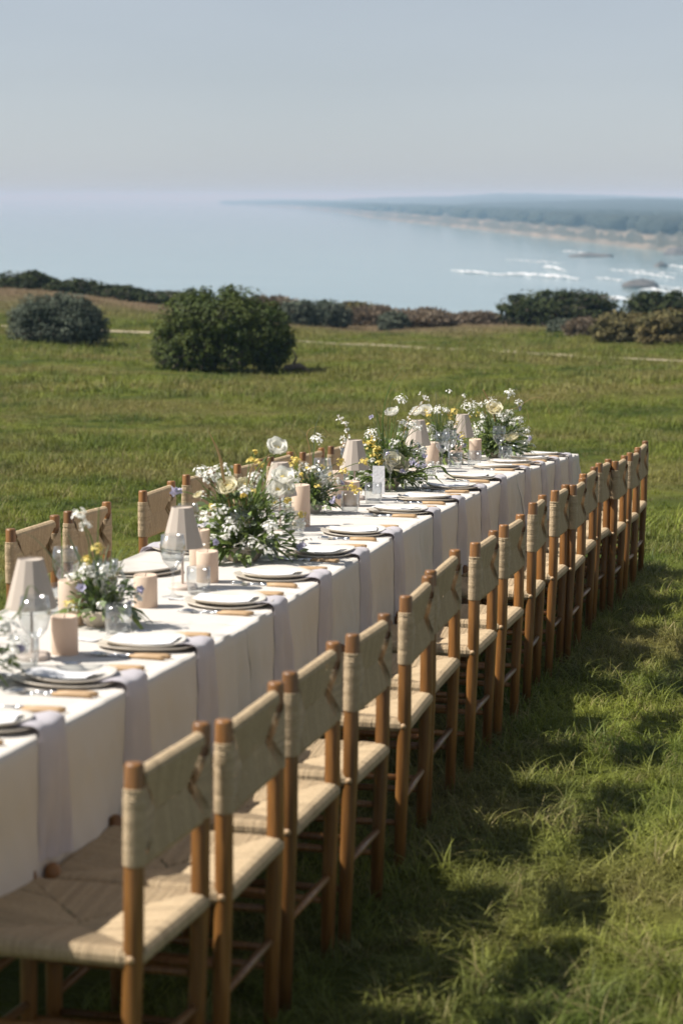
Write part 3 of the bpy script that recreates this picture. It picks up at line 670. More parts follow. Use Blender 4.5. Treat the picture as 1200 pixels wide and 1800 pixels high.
def make_chair(var=0):
    root = empty('woven_chair')
    BH, FHt = .0, -CDP
    for s_ in (-1, 1):
        p = MB(); y = s_ * CW / 2
        p.tube([(-.012, y, -.03), (-.006, y, .25), (0, y, .46), (.001, y, CH - .006), (.001, y, CH - .001), (.001, y, CH)], [.0165, .0190, .0200, .0190, .0170, .010], 14)
        p.build('back_post', M['wood'], root)
        q = MB(); q.tube([(-CDP, y, -.03), (-CDP, y, .22), (-CDP, y, .455), (-CDP, y, .474), (-CDP, y, .482)], [.0160, .0185, .0190, .0165, .008], 12); q.build('front_leg', M['wood'], root)
        for z in (.150, .285):
            r = MB(); r.tube([(-.009, y, z), (-CDP * .5, y, z), (-CDP, y, z)], [.0085, .0115, .0085], 8); r.build('stretcher', M['wood'], root)
    for x, z in ((-CDP, .185), (-CDP, .315), (-.008, .215)):
        r = MB(); r.tube([(x, -CW / 2, z), (x, 0, z), (x, CW / 2, z)], [.0085, .0115, .0085], 8); r.build('stretcher', M['wood'], root)
    # seat
    mb = MB(); woven(mb, CDP / 2, CW / 2, .0200, .0190, 1.0, 0, .0050, False, sag=.013 + .006 * var)
    seat = mb.build('seat', M['rope'], root, smooth=False, loc=(-CDP / 2, 0, .440))
    rl = MB()
    for x in (-CDP / 2, CDP / 2): rl.tube([(x, -CW / 2 - .021, 0), (x, CW / 2 + .021, 0)], .0085, 8)
    for y in (-CW / 2, CW / 2): rl.tube([(-CDP / 2, y, -.004), (CDP / 2, y, -.004)], .0120, 8)
    ro = rl.build('seat_rail', M['wood_end'], seat)
    # backrest in its own plane (local x = along the chair width, local y = up)
    mb = MB(); hb = .082
    woven(mb, CW / 2, hb, .0205, .0145, .80, .024, .0046, True)
    rot = Matrix(((0, 0, 1), (1, 0, 0), (0, 1, 0)))
    zc = CH - .032 - hb
    mb.v = [tuple(rot @ Vector(v) + Vector((.001, 0, zc))) for v in mb.v]
    back = mb.build('backrest', M['rope'], root, smooth=False)
    rr = MB()
    for z in (zc - hb, zc + hb): rr.tube([(.001, -CW / 2, z), (.001, CW / 2, z)], .0105, 8)
    rr.build('back_rail', M['wood'], back)
    for s_ in (-1, 1):             # cord wound round each post
        h = MB(); n, turns = 14, 24; pts = []; z0, z1 = zc - hb * 1.04, zc + hb * .56
        prof = []
        for i in range(turns): 
            za = z0 + (z1 - z0) * i / turns; zb = z0 + (z1 - z0) * (i + 1) / turns; prof += [(.0205, za), (.0228 + rnd(-.0004, .0004), za * .5 + zb * .5)]
        prof.append((.0205, z1)); h.lathe(prof, n, (.001, s_ * CW / 2, 0)); h.build('rope_wrap', M['rope'], back)
    return root
CHAIRS = [make_chair(k) for k in range(3)]; FREE = list(CHAIRS)
def next_chair(i): return FREE.pop(0) if FREE else copy_tree(CHAIRS[(i * 7) % 3])
RIGHT = [(0.378,0.602,0.007,-0.020,-0.021),(0.416,1.056,0.000,-0.006,0.007),(0.418,1.589,-0.000,-0.013,0.004),(0.437,2.120,-0.006,0.012,-0.027),(0.427,2.803,-0.003,0.041,0.004),(0.403,3.328,0.005,-0.005,0.039),(0.415,4.035,-0.001,0.011,-0.008),(0.421,4.609,-0.002,0.003,-0.006),(0.402,5.400,0.002,0.049,-0.013),(0.413,5.990,-0.001,0.022,-0.021),(0.437,6.393,-0.006,0.017,-0.001),(0.413,6.982,0.001,-0.005,0.013),(0.406,7.656,0.001,0.000,-0.014),(0.446,8.040,-0.008,-0.009,0.014),(0.447,8.741,-0.010,-0.000,-0.015),(0.430,9.349,-0.002,-0.006,0.047)]
LEFT = [(-1.285,3.42,-.010,.02,.0),(-1.281,4.054,-0.012,-0.038,0.021),(-1.284,4.640,-0.013,-0.034,-0.005),(-1.292,5.535,-0.009,0.007,0.020),(-1.312,6.212,0.001,-0.001,-0.001),(-1.298,6.998,-0.007,-0.005,-0.005),(-1.297,7.60,-0.008,0.006,0.006),(-1.278,8.199,-0.020,-0.011,0.004),(-1.272,8.80,-0.020,0.017,0.007)]
for i, (x, y, dz, yaw, tilt) in enumerate(RIGHT):
    c = next_chair(i)
    gy = g_row(y); sl = -(.0208 + .0043092 * y)
    th = math.atan(sl + tilt); c.location = (x, y + CH * math.sin(th), gy + dz + CH * (1 - math.cos(th))); c.rotation_euler = (th, 0, yaw)
    tag(c, 'honey wood chair with woven cord seat, %s from sea end, shaded side of table' % ORD[15 - i], 'chair', 'chairs on the shaded side of the table')
for i, (x, y, dz, yaw, tilt) in enumerate(LEFT):
    c = next_chair(i + 1); gy = g_row(y); sl = -(.0208 + .0043092 * y)
    th = math.atan(sl + tilt); c.location = (x, y + CH * math.sin(th), gy + dz + CH * (1 - math.cos(th))); c.rotation_euler = (-th, 0, PI + yaw)
    tag(c, 'honey wood chair with woven cord back, %s from sea end, sunlit side of table' % ORD[8 - i], 'chair', 'chairs on the sunlit side of the table')

# ------------------------------------------------------------------ place settings
def wobble(seed, amp): return lambda q: 1 + amp * (math.sin(2 * q + seed) * .6 + math.sin(3 * q + seed * 1.7) * .5 + math.sin(5 * q + seed * .6) * .3)
def plate_mesh(name, R, h, mt, seed, amp):
    mb = MB(); prof = [(.001, .003), (R * .62, .003), (R * .70, .005), (R * .86, h * .55), (R * .985, h), (R, h - .001), (R * .985, h - .004), (R * .86, h * .5 - .004), (R * .66, 0), (.001, 0)]
    wv = wobble(seed, amp); n = 44; vs, fs = [], []
    for r, z in prof:
        for k in range(n):
            q = 2 * PI * k / n; rr = r * wv(q); zz = z + (.0035 * (r / R) ** 4) * math.sin(2 * q + seed * 2.1)
            vs.append((rr * math.cos(q), rr * math.sin(q), max(zz, z * .3)))
    for i in range(len(prof) - 1):
        for k in range(n): fs.append((i*n+k, i*n+(k+1) % n, (i+1)*n+(k+1) % n, (i+1)*n+k))
    mb.add(vs, fs); return mb.mesh(name, M[mt])
CHG = [plate_mesh('charger_plate', .135, .012, 'stoneware', s_ * 1.3, .018) for s_ in range(4)]
DIN = [plate_mesh('dinner_plate', .114, .014, 'stoneware2', s_ * 2.1 + .5, .03) for s_ in range(4)]
def napkin_mesh(seed, yc, side):
    rng = random.Random(seed * 13 + 1); mb = MB(); L = .29 + rng.uniform(-.02, .035); k = min(3, int(yc // TL)); ph = rng.uniform(0, 6); sk = rng.uniform(-.02, .02)
    head = [(-.10, .004), (-.07, .0065), (-.045, .0105), (-.025, .0135), (-.006, .0125), (.006, .008), (.012, .000)]; nseg = 16; nw = 17
    for layer in (0, 1):
        q = []
        for i in range(len(head) + nseg):
            for j in range(nw):
                v = j / (nw - 1) * 2 - 1
                if i < len(head):
                    x, z = head[i]; wd = .152; hump = .004 * math.sin(v * 4 + ph) * max(0, 1 - abs(x + .02) / .06)
                    q.append((x, v * wd / 2, z - .0016 * layer + hump))
                else:
                    t = (i - len(head) + 1) / nseg; wd = .152 + .040 * t; yy = v * wd / 2 + sk * t; d = .012 + L * t
                    tt = min(1, d / .36); out = cloth_out(yc + side * yy, tt, k) if side > 0 else .02 + .01 * t
                    edge = 1 - v ** 4
                    bulge = (.009 + .013 * math.sin(PI * min(1, t * 1.1)) * (.6 + .4 * math.sin(v * 3.1 + ph))) * edge + .0035 + .006 * t * math.sin(v * 6.5 + ph * 2) * edge
                    q.append((out + bulge - .0016 * layer, yy, -d + .012 * t * v * math.sin(ph)))
        mb.grid(q, len(head) + nseg, nw)
    return mb.mesh('napkin', M['napkin'])
def menu_mesh(seed, a=.052, b=.088):
    mb = MB(); rng = random.Random(seed); n, m_ = 14, 10; q = []
    for i in range(n):
        for j in range(m_):
            u = i / (n - 1) * 2 - 1; v = j / (m_ - 1) * 2 - 1; e = 1 + (rng.uniform(-.02, .01) if abs(u) == 1 or abs(v) == 1 else 0)
            q.append((u * b * e, v * a * e, .006 * u * u + .003 * math.sin(v * 2 + seed)))
    mb.grid(q, n, m_); return mb.mesh('menu_card', M['paper'])
MENU = [menu_mesh(s_) for s_ in range(3)]; ESC = menu_mesh(9, .022, .040)
def cutlery(kind):
    root = empty(kind); h = MB()
    h.tube([(.0, 0, .005), (.03, 0, .0055), (.085, 0, .006), (.098, 0, .006)], [.0052, .0062, .0068, .005], 8); h.build('handle', M['wood_end'], root)
    s_ = MB(); s_.tube([(-.028, 0, .005), (.002, 0, .005)], [.003, .0048], 8)
    if kind == 'fork':
        s_.tube([(-.065, 0, .004), (-.028, 0, .005)], [.003, .003], 6)
        q = []; 
        for i in range(6):
            t = i / 5; wd = .0115 * math.sin(.5 + t * 1.2); 
            for v in (-1, 1): q.append((-.060 - .028 * t, v * wd, .004 + .004 * t * t))
        s_.grid(q, 6, 2)
        for v in (-.009, -.003, .003, .009): s_.tube([(-.086, v, .0075), (-.108, v, .009), (-.122, v * .9, .005)], [.0016, .0015, .0007], 5)
    elif kind == 'knife':
        s_.add([(-.028, -.004, .004), (-.125, -.007, .003), (-.138, .002, .003), (-.125, .009, .003), (-.028, .005, .004), (-.028, -.004, .007), (-.125, -.007, .0055), (-.138, .002, .005), (-.125, .009, .0045), (-.028, .005, .006)],
               [(4,3,2,1,0), (5,6,7,8,9), (0,1,6,5), (1,2,7,6), (2,3,8,7), (3,4,9,8), (4,0,5,9)])
    else:
        s_.tube([(-.070, 0, .004), (-.028, 0, .005)], [.0028, .003], 6)
        vs, fs = [], []; n = 14
        for i, rr in enumerate((.05, .6, 1.0)):
            for k in range(n):
                a = 2 * PI * k / n; vs.append((-.095 + .027 * rr * math.cos(a), .017 * rr * math.sin(a), .003 + .006 * rr * rr))
        for i in range(2):
            for k in range(n): fs.append((i*n+k, i*n+(k+1) % n, (i+1)*n+(k+1) % n, (i+1)*n+k))
        s_.add(vs, fs)
    s_.build({'fork': 'tines', 'knife': 'blade', 'spoon': 'spoon_bowl'}[kind], M['steel'], root); return root
CUT = {k: cutlery(k) for k in ('fork', 'knife', 'spoon')}; CUSED = set()
def wine_mesh():
    mb = MB(); prof = [(.036, 0), (.036, .0015), (.012, .005), (.0042, .014), (.0038, .05), (.0042, .082), (.013, .092), (.030, .112), (.039, .138), (.040, .158), (.034, .195), (.0332, .195), (.0392, .158), (.0382, .138), (.029, .113), (.012, .094), (.001, .091)]
    mb.lathe(prof, 28); return mb
def tumbler_mesh():
    mb = MB(); prof = [(.001, 0), (.030, 0), (.033, .004), (.0375, .04), (.036, .088), (.0348, .088), (.0362, .04), (.031, .008), (.001, .007)]
    mb.lathe(prof, 26); return mb
WINE = wine_mesh().mesh('wine_glass', M['glass']); TUMB = tumbler_mesh().mesh('tumbler', M['glass'])
def put(name, me, x, y, dz, rz, label, cat, group, tiltx=True):
    o = bpy.data.objects.new(name, me); COL.objects.link(o)
    sl = (table_z(y + .05) - table_z(y - .05)) / .1
    if abs(sl) > .3: sl = -.05
    o.location = (x, y, table_z(y) + dz); o.rotation_euler = (math.atan(sl), 0, 0)
    o.rotation_euler = (Matrix.Rotation(math.atan(sl), 4, 'X') @ Matrix.Rotation(rz, 4, 'Z')).to_euler()
    return tag(o, label, cat, group)
def put_tree(src, used, x, y, dz, rz, label, cat, group):
    o = src if src.name not in used else copy_tree(src); used.add(src.name)
    sl = (table_z(min(y + .05, 9.75)) - table_z(y - .05)) / .1; sl = sl if abs(sl) < .3 else -.05
    o.location = (x, y, table_z(y) + dz); o.rotation_euler = (Matrix.Rotation(math.atan(sl), 4, 'X') @ Matrix.Rotation(rz, 4, 'Z')).to_euler()
    return tag(o, label, cat, group)
YS = [k * TL + .28 + .56 * j for k in range(4) for j in range(4)]
WINE_POS = {2: (-.27, 1.52), 3: (-.36, 2.27), 4: (-.35, 2.86), 5: (-.35, 3.60), 7: (-.42, 5.03), 9: (-.37, 6.07), 6: (-.50, 4.25), 8: (-.53, 5.45), 10: (-.50, 6.75), 11: (-.39, 7.40), 12: (-.42, 7.75), 13: (-.30, 8.62), 14: (-.36, 9.12), 15: (-.38, 9.52)}
TUMB_POS = {2: (-.33, 1.60), 3: (-.28, 2.16), 4: (-.29, 2.93), 5: (-.27, 3.66), 7: (-.33, 5.12), 8: (-.33, 5.55), 9: (-.30, 6.22), 10: (-.35, 6.80), 11: (-.35, 7.55), 12: (-.29, 7.78), 13: (-.24, 8.48), 14: (-.30, 9.05), 15: (-.30, 9.45), 6: (-.36, 4.35)}
for i in range(1, 16):
    y = YS[i] + .05 + rnd(-.012, .012); x = -.150 + rnd(-.01, .01); w_ = '%s place from the sea end, shaded side' % ORD[15 - i]
    put('charger_plate', CHG[i % 4], x, y, -.003, rnd(0, 6), 'beige stoneware charger plate, %s' % w_, 'plate', 'charger plates, shaded side')
    put('napkin', napkin_mesh(i, YS[i] + .075, 1), 0, YS[i] + .075, 0, 0, 'lavender grey napkin hanging over the edge, %s' % w_, 'napkin', 'napkins, shaded side')
    put('dinner_plate', DIN[(i * 3) % 4], x + rnd(-.008, .008), y + rnd(-.008, .008), .0050, rnd(0, 6), 'wavy white dinner plate on top, %s' % w_, 'plate', 'dinner plates, shaded side')
    put('menu_card', MENU[i % 3], x - .01, y, .0120, rnd(-.25, .25), 'white paper menu on the plate, %s' % w_, 'menu', 'menus, shaded side')
    for n_, kd in enumerate(('fork', 'fork', 'knife', 'spoon')):
        yo = (-.172, -.194, .172, .198)[n_]
        put_tree(CUT[kd], CUSED, -.125 + rnd(-.008, .008), y + yo, -.0045, rnd(-.04, .04) , '%s with pale wood handle, %s' % (['inner fork', 'outer fork', 'knife', 'spoon'][n_], w_), kd, 'cutlery, shaded side')
    if i in WINE_POS:
        gx, gy = WINE_POS[i]; put('wine_glass', WINE, gx, gy, -.005, 0, 'clear stemmed wine glass, %s' % w_, 'glass', 'wine glasses, shaded side')
        gx, gy = TUMB_POS[i]; put('tumbler', TUMB, gx, gy, -.005, 0, 'clear short tumbler, %s' % w_, 'glass', 'tumblers, shaded side')
    if i in (2, 3, 4, 6, 9): put('name_card', ESC, -.315, y + .04, -.0035, rnd(-.3, .3), 'small blank white card lying beside the plate, %s' % w_, 'card', 'name cards, shaded side')
for i in range(4, 16):
    y = YS[i] + .02 + rnd(-.02, .02); x = TX0 + .155; w_ = '%s place from the sea end, sunlit side' % ORD[15 - i]
    put('charger_plate', CHG[(i + 1) % 4], x, y, -.003, rnd(0, 6), 'beige stoneware charger plate, %s' % w_, 'plate', 'charger plates, sunlit side')
    put('dinner_plate', DIN[i % 4], x, y, .0050, rnd(0, 6), 'wavy white dinner plate on top, %s' % w_, 'plate', 'dinner plates, sunlit side')
    put('napkin', napkin_mesh(i + 40, YS[i] + .03, -1), TX0, YS[i] + .03, 0, PI, 'lavender grey napkin under the plate, %s' % w_, 'napkin', 'napkins, sunlit side')
    if i % 2 == 0:
        put('wine_glass', WINE, -.555 + rnd(-.01, .01), y - .22, -.005, 0, 'clear stemmed wine glass, %s' % w_, 'glass', 'wine glasses, sunlit side')
    put('tumbler', TUMB, -.60 + rnd(-.02, .02), y - .25 - .06 * (i % 2), -.005, 0, 'clear short tumbler, %s' % w_, 'glass', 'tumblers, sunlit side')

# ------------------------------------------------------------------ candles, lamps, standing card
def candle(x, y, h, label, r=.0355):
    root = empty('pillar_candle', (x, y, table_z(y) - .006)); b = MB()
    b.lathe([(.001, 0), (r - .001, 0), (r, .002), (r * 1.0, h * .5), (r, h - .003), (r - .0025, h), (r - .006, h - .0015), (r * .5, h - .007), (.001, h - .009)], 30, wob=wobble(x * 9 + y, .006)); b.build('wax', M['wax'], root)
    k = MB(); k.tube([(0, 0, h - .012), (.001, 0, h - .002), (.003, .001, h + .007)], [.0013, .0013, .0009], 6); k.build('wick', M['wick'], root)
    return tag(root, label, 'candle', 'blush pillar candles')
candle(-.31, 1.83, .102, 'short blush pillar candle beside the lamp farthest from the sea end')
candle(-.47, 2.30, .130, 'tall blush pillar candle between the farthest lamp and small white-flower bowl')
candle(-.37, 2.66, .100, 'single short blush pillar candle just past the small white-flower bowl')
candle(-.335, 3.17, .104, 'short blush pillar candle between a lamp and the large clay bowl')
candle(-.47, 3.52, .125, 'taller blush pillar candle hidden partly by a lamp and large flower bowl')
candle(-.40, 4.60, .165, 'tallest blush pillar candle between the large bouquet and small grey bowl')
candle(-.39, 5.40, .106, 'short shaded blush candle behind yellow blossoms')
candle(-.45, 5.36, .150, 'tall blush candle behind the short shaded one, near yellow blossoms')
candle(-.46, 7.50, .138, 'blush candle between the poppy bouquet and the clear glasses')
candle(-.43, 8.60, .120, 'blush candle beside the bouquet at the sea end')
candle(-.49, 8.31, .092, 'short blush candle among the glasses near the sea end')
def lamp(x, y, label):
    root = empty('table_lamp', (x, y, table_z(y) - .006)); b = MB()
    b.lathe([(.001, 0), (.046, 0), (.047, .003), (.047, .013), (.044, .016), (.006, .018), (.001, .018)], 30); b.build('base', M['lampmetal'], root)
    st = MB(); st.tube([(0, 0, .015), (0, 0, .16)], .0042, 10); st.build('stem', M['lampmetal'], root)
    s_ = MB(); z0, z1, r0, r1 = .136, .262, .067, .033; n = 12; vs, fs = [], []
    def wv(q): return 1
    for (r, z) in ((r0, z0), (r0 * .8 + r1 * .2, z0 + (z1 - z0) * .2), (r0 * .5 + r1 * .5, (z0 + z1) / 2), (r1, z1), (r1 - .003, z1 - .001), (r0 - .003, z0 + .001), (r0, z0)):
        for k in range(n):
            q = 2 * PI * k / n; vs.append((r * wv(q) * math.cos(q), r * wv(q) * math.sin(q), z))
    for i in range(6):
        for k in range(n): fs.append((i*n+k, i*n+(k+1) % n, (i+1)*n+(k+1) % n, (i+1)*n+k))
    s_.add(vs, fs); sh = s_.build('lamp_shade', M['shade'], root, smooth=False)
    cp = MB(); cp.lathe([(.001, z1 - .004), (r1 - .002, z1 - .003), (r1 - .001, z1 - .0005), (r1 - .004, z1)], 30); cp.build('top_ring', M['shade'], sh)
    hd = MB(); hd.tube([(0, 0, .155), (0, 0, .175)], .010, 10); hd.build('bulb_holder', M['lampmetal'], root)
    return tag(root, label, 'lamp', 'small cone-shade table lamps')
for x, y, lab in ((-.36, 1.73, 'beige cone-shade lamp beside the small white-flower bowl, sixth from sea end'), (-.37, 3.02, 'beige cone-shade lamp beside the large clay-bowl bouquet, fifth from sea end'), (-.45, 4.48, 'beige cone-shade lamp behind large white blooms, fourth from sea end'),
                  (-.44, 5.67, 'beige cone-shade lamp behind the standing white card, third from sea end'), (-.48, 7.23, 'beige cone-shade lamp behind the poppy bouquet, second from sea end'), (-.48, 8.47, 'beige cone-shade lamp nearest the sea end of the table')): lamp(x, y, lab)
# folded tall paper card
mb = MB(); n = 9
for s_ in (-1, 1):
    q = []; rng = random.Random(4)
    for i in range(n):
        t = i / (n - 1)
        for j in range(6):
            v = j / 5 * 2 - 1; q.append((.027 * v * (1 + .01 * rng.uniform(-1, 1)), s_ * .018 * (1 - t) + .001 * s_, .128 * t + (.001 * rng.uniform(-1, 1) if t == 1 else 0)))
    mb.grid(q, n, 6)
o = mb.build('standing_card', M['paper'], smooth=False, loc=(-.40, 5.97, table_z(5.97) - .006)); o.rotation_euler.z = PSI - .05
tag(o, 'tall folded white paper card standing among the glasses', 'card')

# ------------------------------------------------------------------ flower arrangements
def petal_cup(mb, c, axis, R, layers=3, openness=.5, np_=5):
    axis = axis.normalized(); a = axis.orthogonal().normalized(); b = axis.cross(a)
    for l in range(layers):
        lr = R * (1 - .24 * l); op = openness * (1 - .28 * l)
        for k in range(np_):
            q0 = 2 * PI * (k + l * .5) / np_ + rnd(-.12, .12); dirr = a * math.cos(q0) + b * math.sin(q0); sd = axis.cross(dirr)
            pts = []; wd = lr * 1.25
            for i in range(5):
                t = i / 4; out_ = lr * (.12 + op * 1.1 * math.sin(t * 1.45)); up = lr * 1.25 * (t ** 1.1) * (1.15 - op)
                wv = wd * math.sin(.35 + t * 2.3) * .55
                for j in (-1, -.4, .4, 1):
                    curl = lr * .20 * j * j * (1 if l == 0 else .8)
                    p = c + dirr * (out_ - curl) + axis * (up + lr * .05 * math.sin(j * 4 + k) * t) + sd * wv * j
                    pts.append(p)
            mb.grid(pts, 5, 4, random.random())
def floret(mb, c, nrm, r, np_=5):
    a = nrm.orthogonal().normalized(); b = nrm.cross(a); q0 = rnd(0, 6)
    for k in range(np_):
        q = q0 + 2 * PI * k / np_; d = a * math.cos(q) + b * math.sin(q); s_ = nrm.cross(d)
        mb.add([c, c + d * r * .55 + s_ * r * .38 + nrm * r * .10, c + d * r + nrm * r * .18, c + d * r * .55 - s_ * r * .38 + nrm * r * .10], [(0, 1, 2, 3)], random.random())
def lace(mb, c, R, n=44, fr=.0062):
    for _ in range(n):
        d = Vector((random.gauss(0, 1), random.gauss(0, 1), random.gauss(.35, .8))).normalized(); p = c + Vector((d.x * R, d.y * R, d.z * R * .8)) * rnd(.45, 1.15)
        floret(mb, p, (d + Vector((0, 0, .6))).normalized(), fr * rnd(.8, 1.2))
def curve(p0, p1, n=8, sag=.1, side=None):
    p0, p1 = Vector(p0), Vector(p1); L = (p1 - p0).length; s_ = side or Vector((rnd(-1, 1), rnd(-1, 1), 0))
    h = Vector(((p1.x - p0.x) * -.25, (p1.y - p0.y) * -.25, L * .22)); return [p0.lerp(p1, t) + (h + s_ * L * sag) * (4 * t * (1 - t)) * .6 for t in [i / (n - 1) for i in range(n)]]
def leafblade(mb, p, d, L, W, droop=.4, n=5):
    d = d.normalized(); side = d.cross(Vector((0, 0, 1))); side = side.normalized() if side.length > .05 else Vector((1, 0, 0)); path, ws = [], []
    tw = rnd(-.9, .9); up = side.cross(d); side = (side * math.cos(tw) + up * math.sin(tw)).normalized()
    for i in range(n):
        t = i / (n - 1); path.append(p + d * L * t - Vector((0, 0, droop * L * t * t))); ws.append(W * math.sin(PI * (.08 + .9 * t)) + .0004)
    mb.ribbon(path, ws, side, random.random())
def arrangement(x, y, bowl_r, bowl_h, W, H, blooms, label, nleaf=420, seed=0, bs=1.12, leafkey='leaf', bowlmat='bowl', D_off=0.0, small=10, yellow=0, grasses=(), branches=(), lilac=4, greylf=.25, long_leaves=14):
    """blooms: (kind, px, py, radius, dD) with px/py on the photo and dD metres behind(+)/before(-) the bowl"""
    random.seed(500 + seed); z0 = table_z(y) - .006; root = empty('flower_arrangement', (x, y, z0)); base = Vector((x, y, z0)); _, D = to_view(x, y)
    b = MB(); r, h = bowl_r, bowl_h
    b.lathe([(.001, 0), (r * .62, 0), (r * .66, .003), (r * .9, h * .4), (r, h * .8), (r * .98, h), (r * .93, h), (r * .9, h * .75), (r * .6, h * .25), (.001, h * .2)], 32, wob=wobble(seed, .012)); b.build('bowl', M[bowlmat], root)
    origin = Vector((0, 0, h * .6))
    def loc(px, py, dD): 
        p = at_depth(px, py, D + dD) - base; return p
    # foliage
    for key, share in ((leafkey, 1 - greylf), ('leaf_grey', greylf)):
        f = MB()
        for k in range(int(nleaf * share)):
            a = rnd(0, 2 * PI); el = rnd(-.12, 1.35); rr = random.random() ** .55
            d = Vector((math.cos(a) * math.cos(el), math.sin(a) * math.cos(el), math.sin(el)))
            p = origin + Vector((d.x * W * .46 * rr, d.y * W * .36 * rr, max(.0, d.z) * H * .72 * rr + rnd(0, .02)))
            leafblade(f, p, d + Vector((rnd(-.7, .7), rnd(-.7, .7), rnd(-.3, .7))), rnd(.018, .048) * (.7 + W), rnd(.010, .022) * (.7 + W), rnd(.1, .7))
        for k in range(int(60 * share) + 6):
            a = rnd(0, 2 * PI); rr = rnd(.3, 1); p1 = origin + Vector((math.cos(a) * W * .45 * rr, math.sin(a) * W * .36 * rr, H * rnd(.3, 1.15)))
            f.tube(curve(origin + Vector((math.cos(a), math.sin(a), 0)) * bowl_r * .5, p1, 6), [.0016] * 5 + [.0007], 5, False, random.random())
        f.build('foliage', M[key], root)
    for k in range(long_leaves):
        f = MB(); a = rnd(0, 2 * PI); d = Vector((math.cos(a), math.sin(a), rnd(.1, .7))); leafblade(f, origin + Vector((math.cos(a) * bowl_r * .8, math.sin(a) * bowl_r * .8, .02)), d, rnd(.09, .16) * (.6 + W), rnd(.010, .018), rnd(.4, 1.1), 8); f.build('leaf', M[leafkey], root)
    def stem(p, mt='stem', r=.0016):
        s_ = MB(); s_.tube(curve(origin + Vector((rnd(-.3, .3) * bowl_r, rnd(-.3, .3) * bowl_r, 0)), p, 9, .06), [r] * 8 + [r * .8], 6, False, random.random()); s_.build('stem', M[mt], root)
    for kind, px, py, R, dD in blooms:
        R = R * (bs if kind in ('lace', 'yellow', 'lilac') else 1.32)
        p = loc(px, py, dD); m_ = MB(); ax = (Vector((p.x, p.y, 0)) * 1.2 + Vector((SP * .5 + rnd(-.4, .4), -CP * .5 + rnd(-.3, .3), .9))).normalized()
        if kind in ('poppy', 'cream', 'ranunculus'):
            petal_cup(m_, p - ax * R * .5, ax, R, 2 if kind == 'poppy' else 4, .62 if kind == 'poppy' else .72, 5 if kind == 'poppy' else 7); o = m_.build('blossom', M['petal' if kind == 'poppy' else 'cream'], root)
            c = MB(); lace(c, p - ax * R * .2, R * .22, 14, .004); c.build('flower_centre', M['yellow'], o); stem(p - ax * R * .5, r=.0021)
        elif kind == 'lace':
            lace(m_, p, R, int(40 * (R / .03) ** 1.4)); m_.build('blossom_cluster', M['petal'], root); stem(p - Vector((0, 0, R * .2)))
        elif kind == 'yellow':
            lace(m_, p, R, int(26 * (R / .02)), .007); m_.build('yellow_blossom', M['yellow'], root); stem(p)
        elif kind == 'lilac':
            for _ in range(5): floret(m_, p + Vector((rnd(-1, 1), rnd(-1, 1), rnd(-1, 1))) * R * .4, Vector((rnd(-1, 1), rnd(-1, 1), rnd(0, 1))).normalized(), R * .6, 5)
            m_.build('lilac_blossom', M['lilac'], root); stem(p)
    for k in range(int(small * 1.6)):                 # small white filler sprays
        a = rnd(0, 2 * PI); el = rnd(.05, 1.2); p = origin + Vector((math.cos(a) * math.cos(el) * W * .5, math.sin(a) * math.cos(el) * W * .4, math.sin(el) * H * .85 + .01)); m_ = MB()
        lace(m_, p, rnd(.014, .026), random.randint(8, 16), .0065); m_.build('blossom_cluster', M['petal'], root); stem(p, r=.001)
    for k in range(yellow):
        a = rnd(0, 2 * PI); el = rnd(.2, 1.25); p = origin + Vector((math.cos(a) * math.cos(el) * W * .5, math.sin(a) * math.cos(el) * W * .4, math.sin(el) * H * .95 + .01)); m_ = MB()
        lace(m_, p, rnd(.010, .020), random.randint(7, 14), .0065); m_.build('yellow_blossom', M['yellow'], root); stem(p, r=.001)
    for k in range(lilac):
        a = rnd(0, 2 * PI); p = origin + Vector((math.cos(a) * W * .5, math.sin(a) * W * .4, H * rnd(.1, .6))); m_ = MB()
        for _ in range(4): floret(m_, p + Vector((rnd(-1, 1), rnd(-1, 1), rnd(-1, 1))) * .008, Vector((rnd(-1, 1), rnd(-1, 1), rnd(0, 1))).normalized(), .013, 5)
        m_.build('lilac_blossom', M['lilac'], root); stem(p, r=.001)
    for mt, ptsx, wd, dD in grasses:       # arching blades through photo points
        pp_ = [origin] + [loc(px, py, dD) for px, py in ptsx]; fine_ = []
        n_ = len(pp_)
        for i in range(n_ - 1):
            a0, a1, a2, a3 = pp_[max(i-1, 0)], pp_[i], pp_[i+1], pp_[min(i+2, n_-1)]
            for k in range(6):
                t = k / 6; fine_.append(.5 * ((2*a1) + (a2-a0)*t + (2*a0-5*a1+4*a2-a3)*t*t + (3*a1-a0-3*a2+a3)*t**3))
        fine_.append(pp_[-1]); m_ = MB(); N = len(fine_); ws = [wd * (1 - .85 * (i / (N - 1)) ** 2) for i in range(N)]
        m_.ribbon(fine_, ws, Vector((CP, SP, 0)), random.random()); m_.tube(fine_, [q * .22 for q in ws], 5, False, .5); m_.build('grass_stem', M[mt], root)
    for ptsx, dD in branches:              # blossom branches set with tiny white flowers
        pp_ = [origin] + [loc(px, py, dD) for px, py in ptsx]; br = MB(); br.tube(pp_, [.0022] * (len(pp_) - 1) + [.0008], 6, False); o = br.build('branch', M['dry'], root)
        fl = MB()
        for i in range(1, len(pp_)):
            for _ in range(16): c = pp_[i-1].lerp(pp_[i], rnd(.3 if i == 1 else 0, 1)) + Vector((rnd(-1, 1), rnd(-1, 1), rnd(-1, 1))) * .012; floret(fl, c, Vector((rnd(-1, 1), rnd(-1, 1), rnd(-.2, 1))).normalized(), rnd(.005, .009))
        fl.build('blossom', M['petal'], o)
    return tag(root, label, 'flowers', 'flower arrangements down the table')
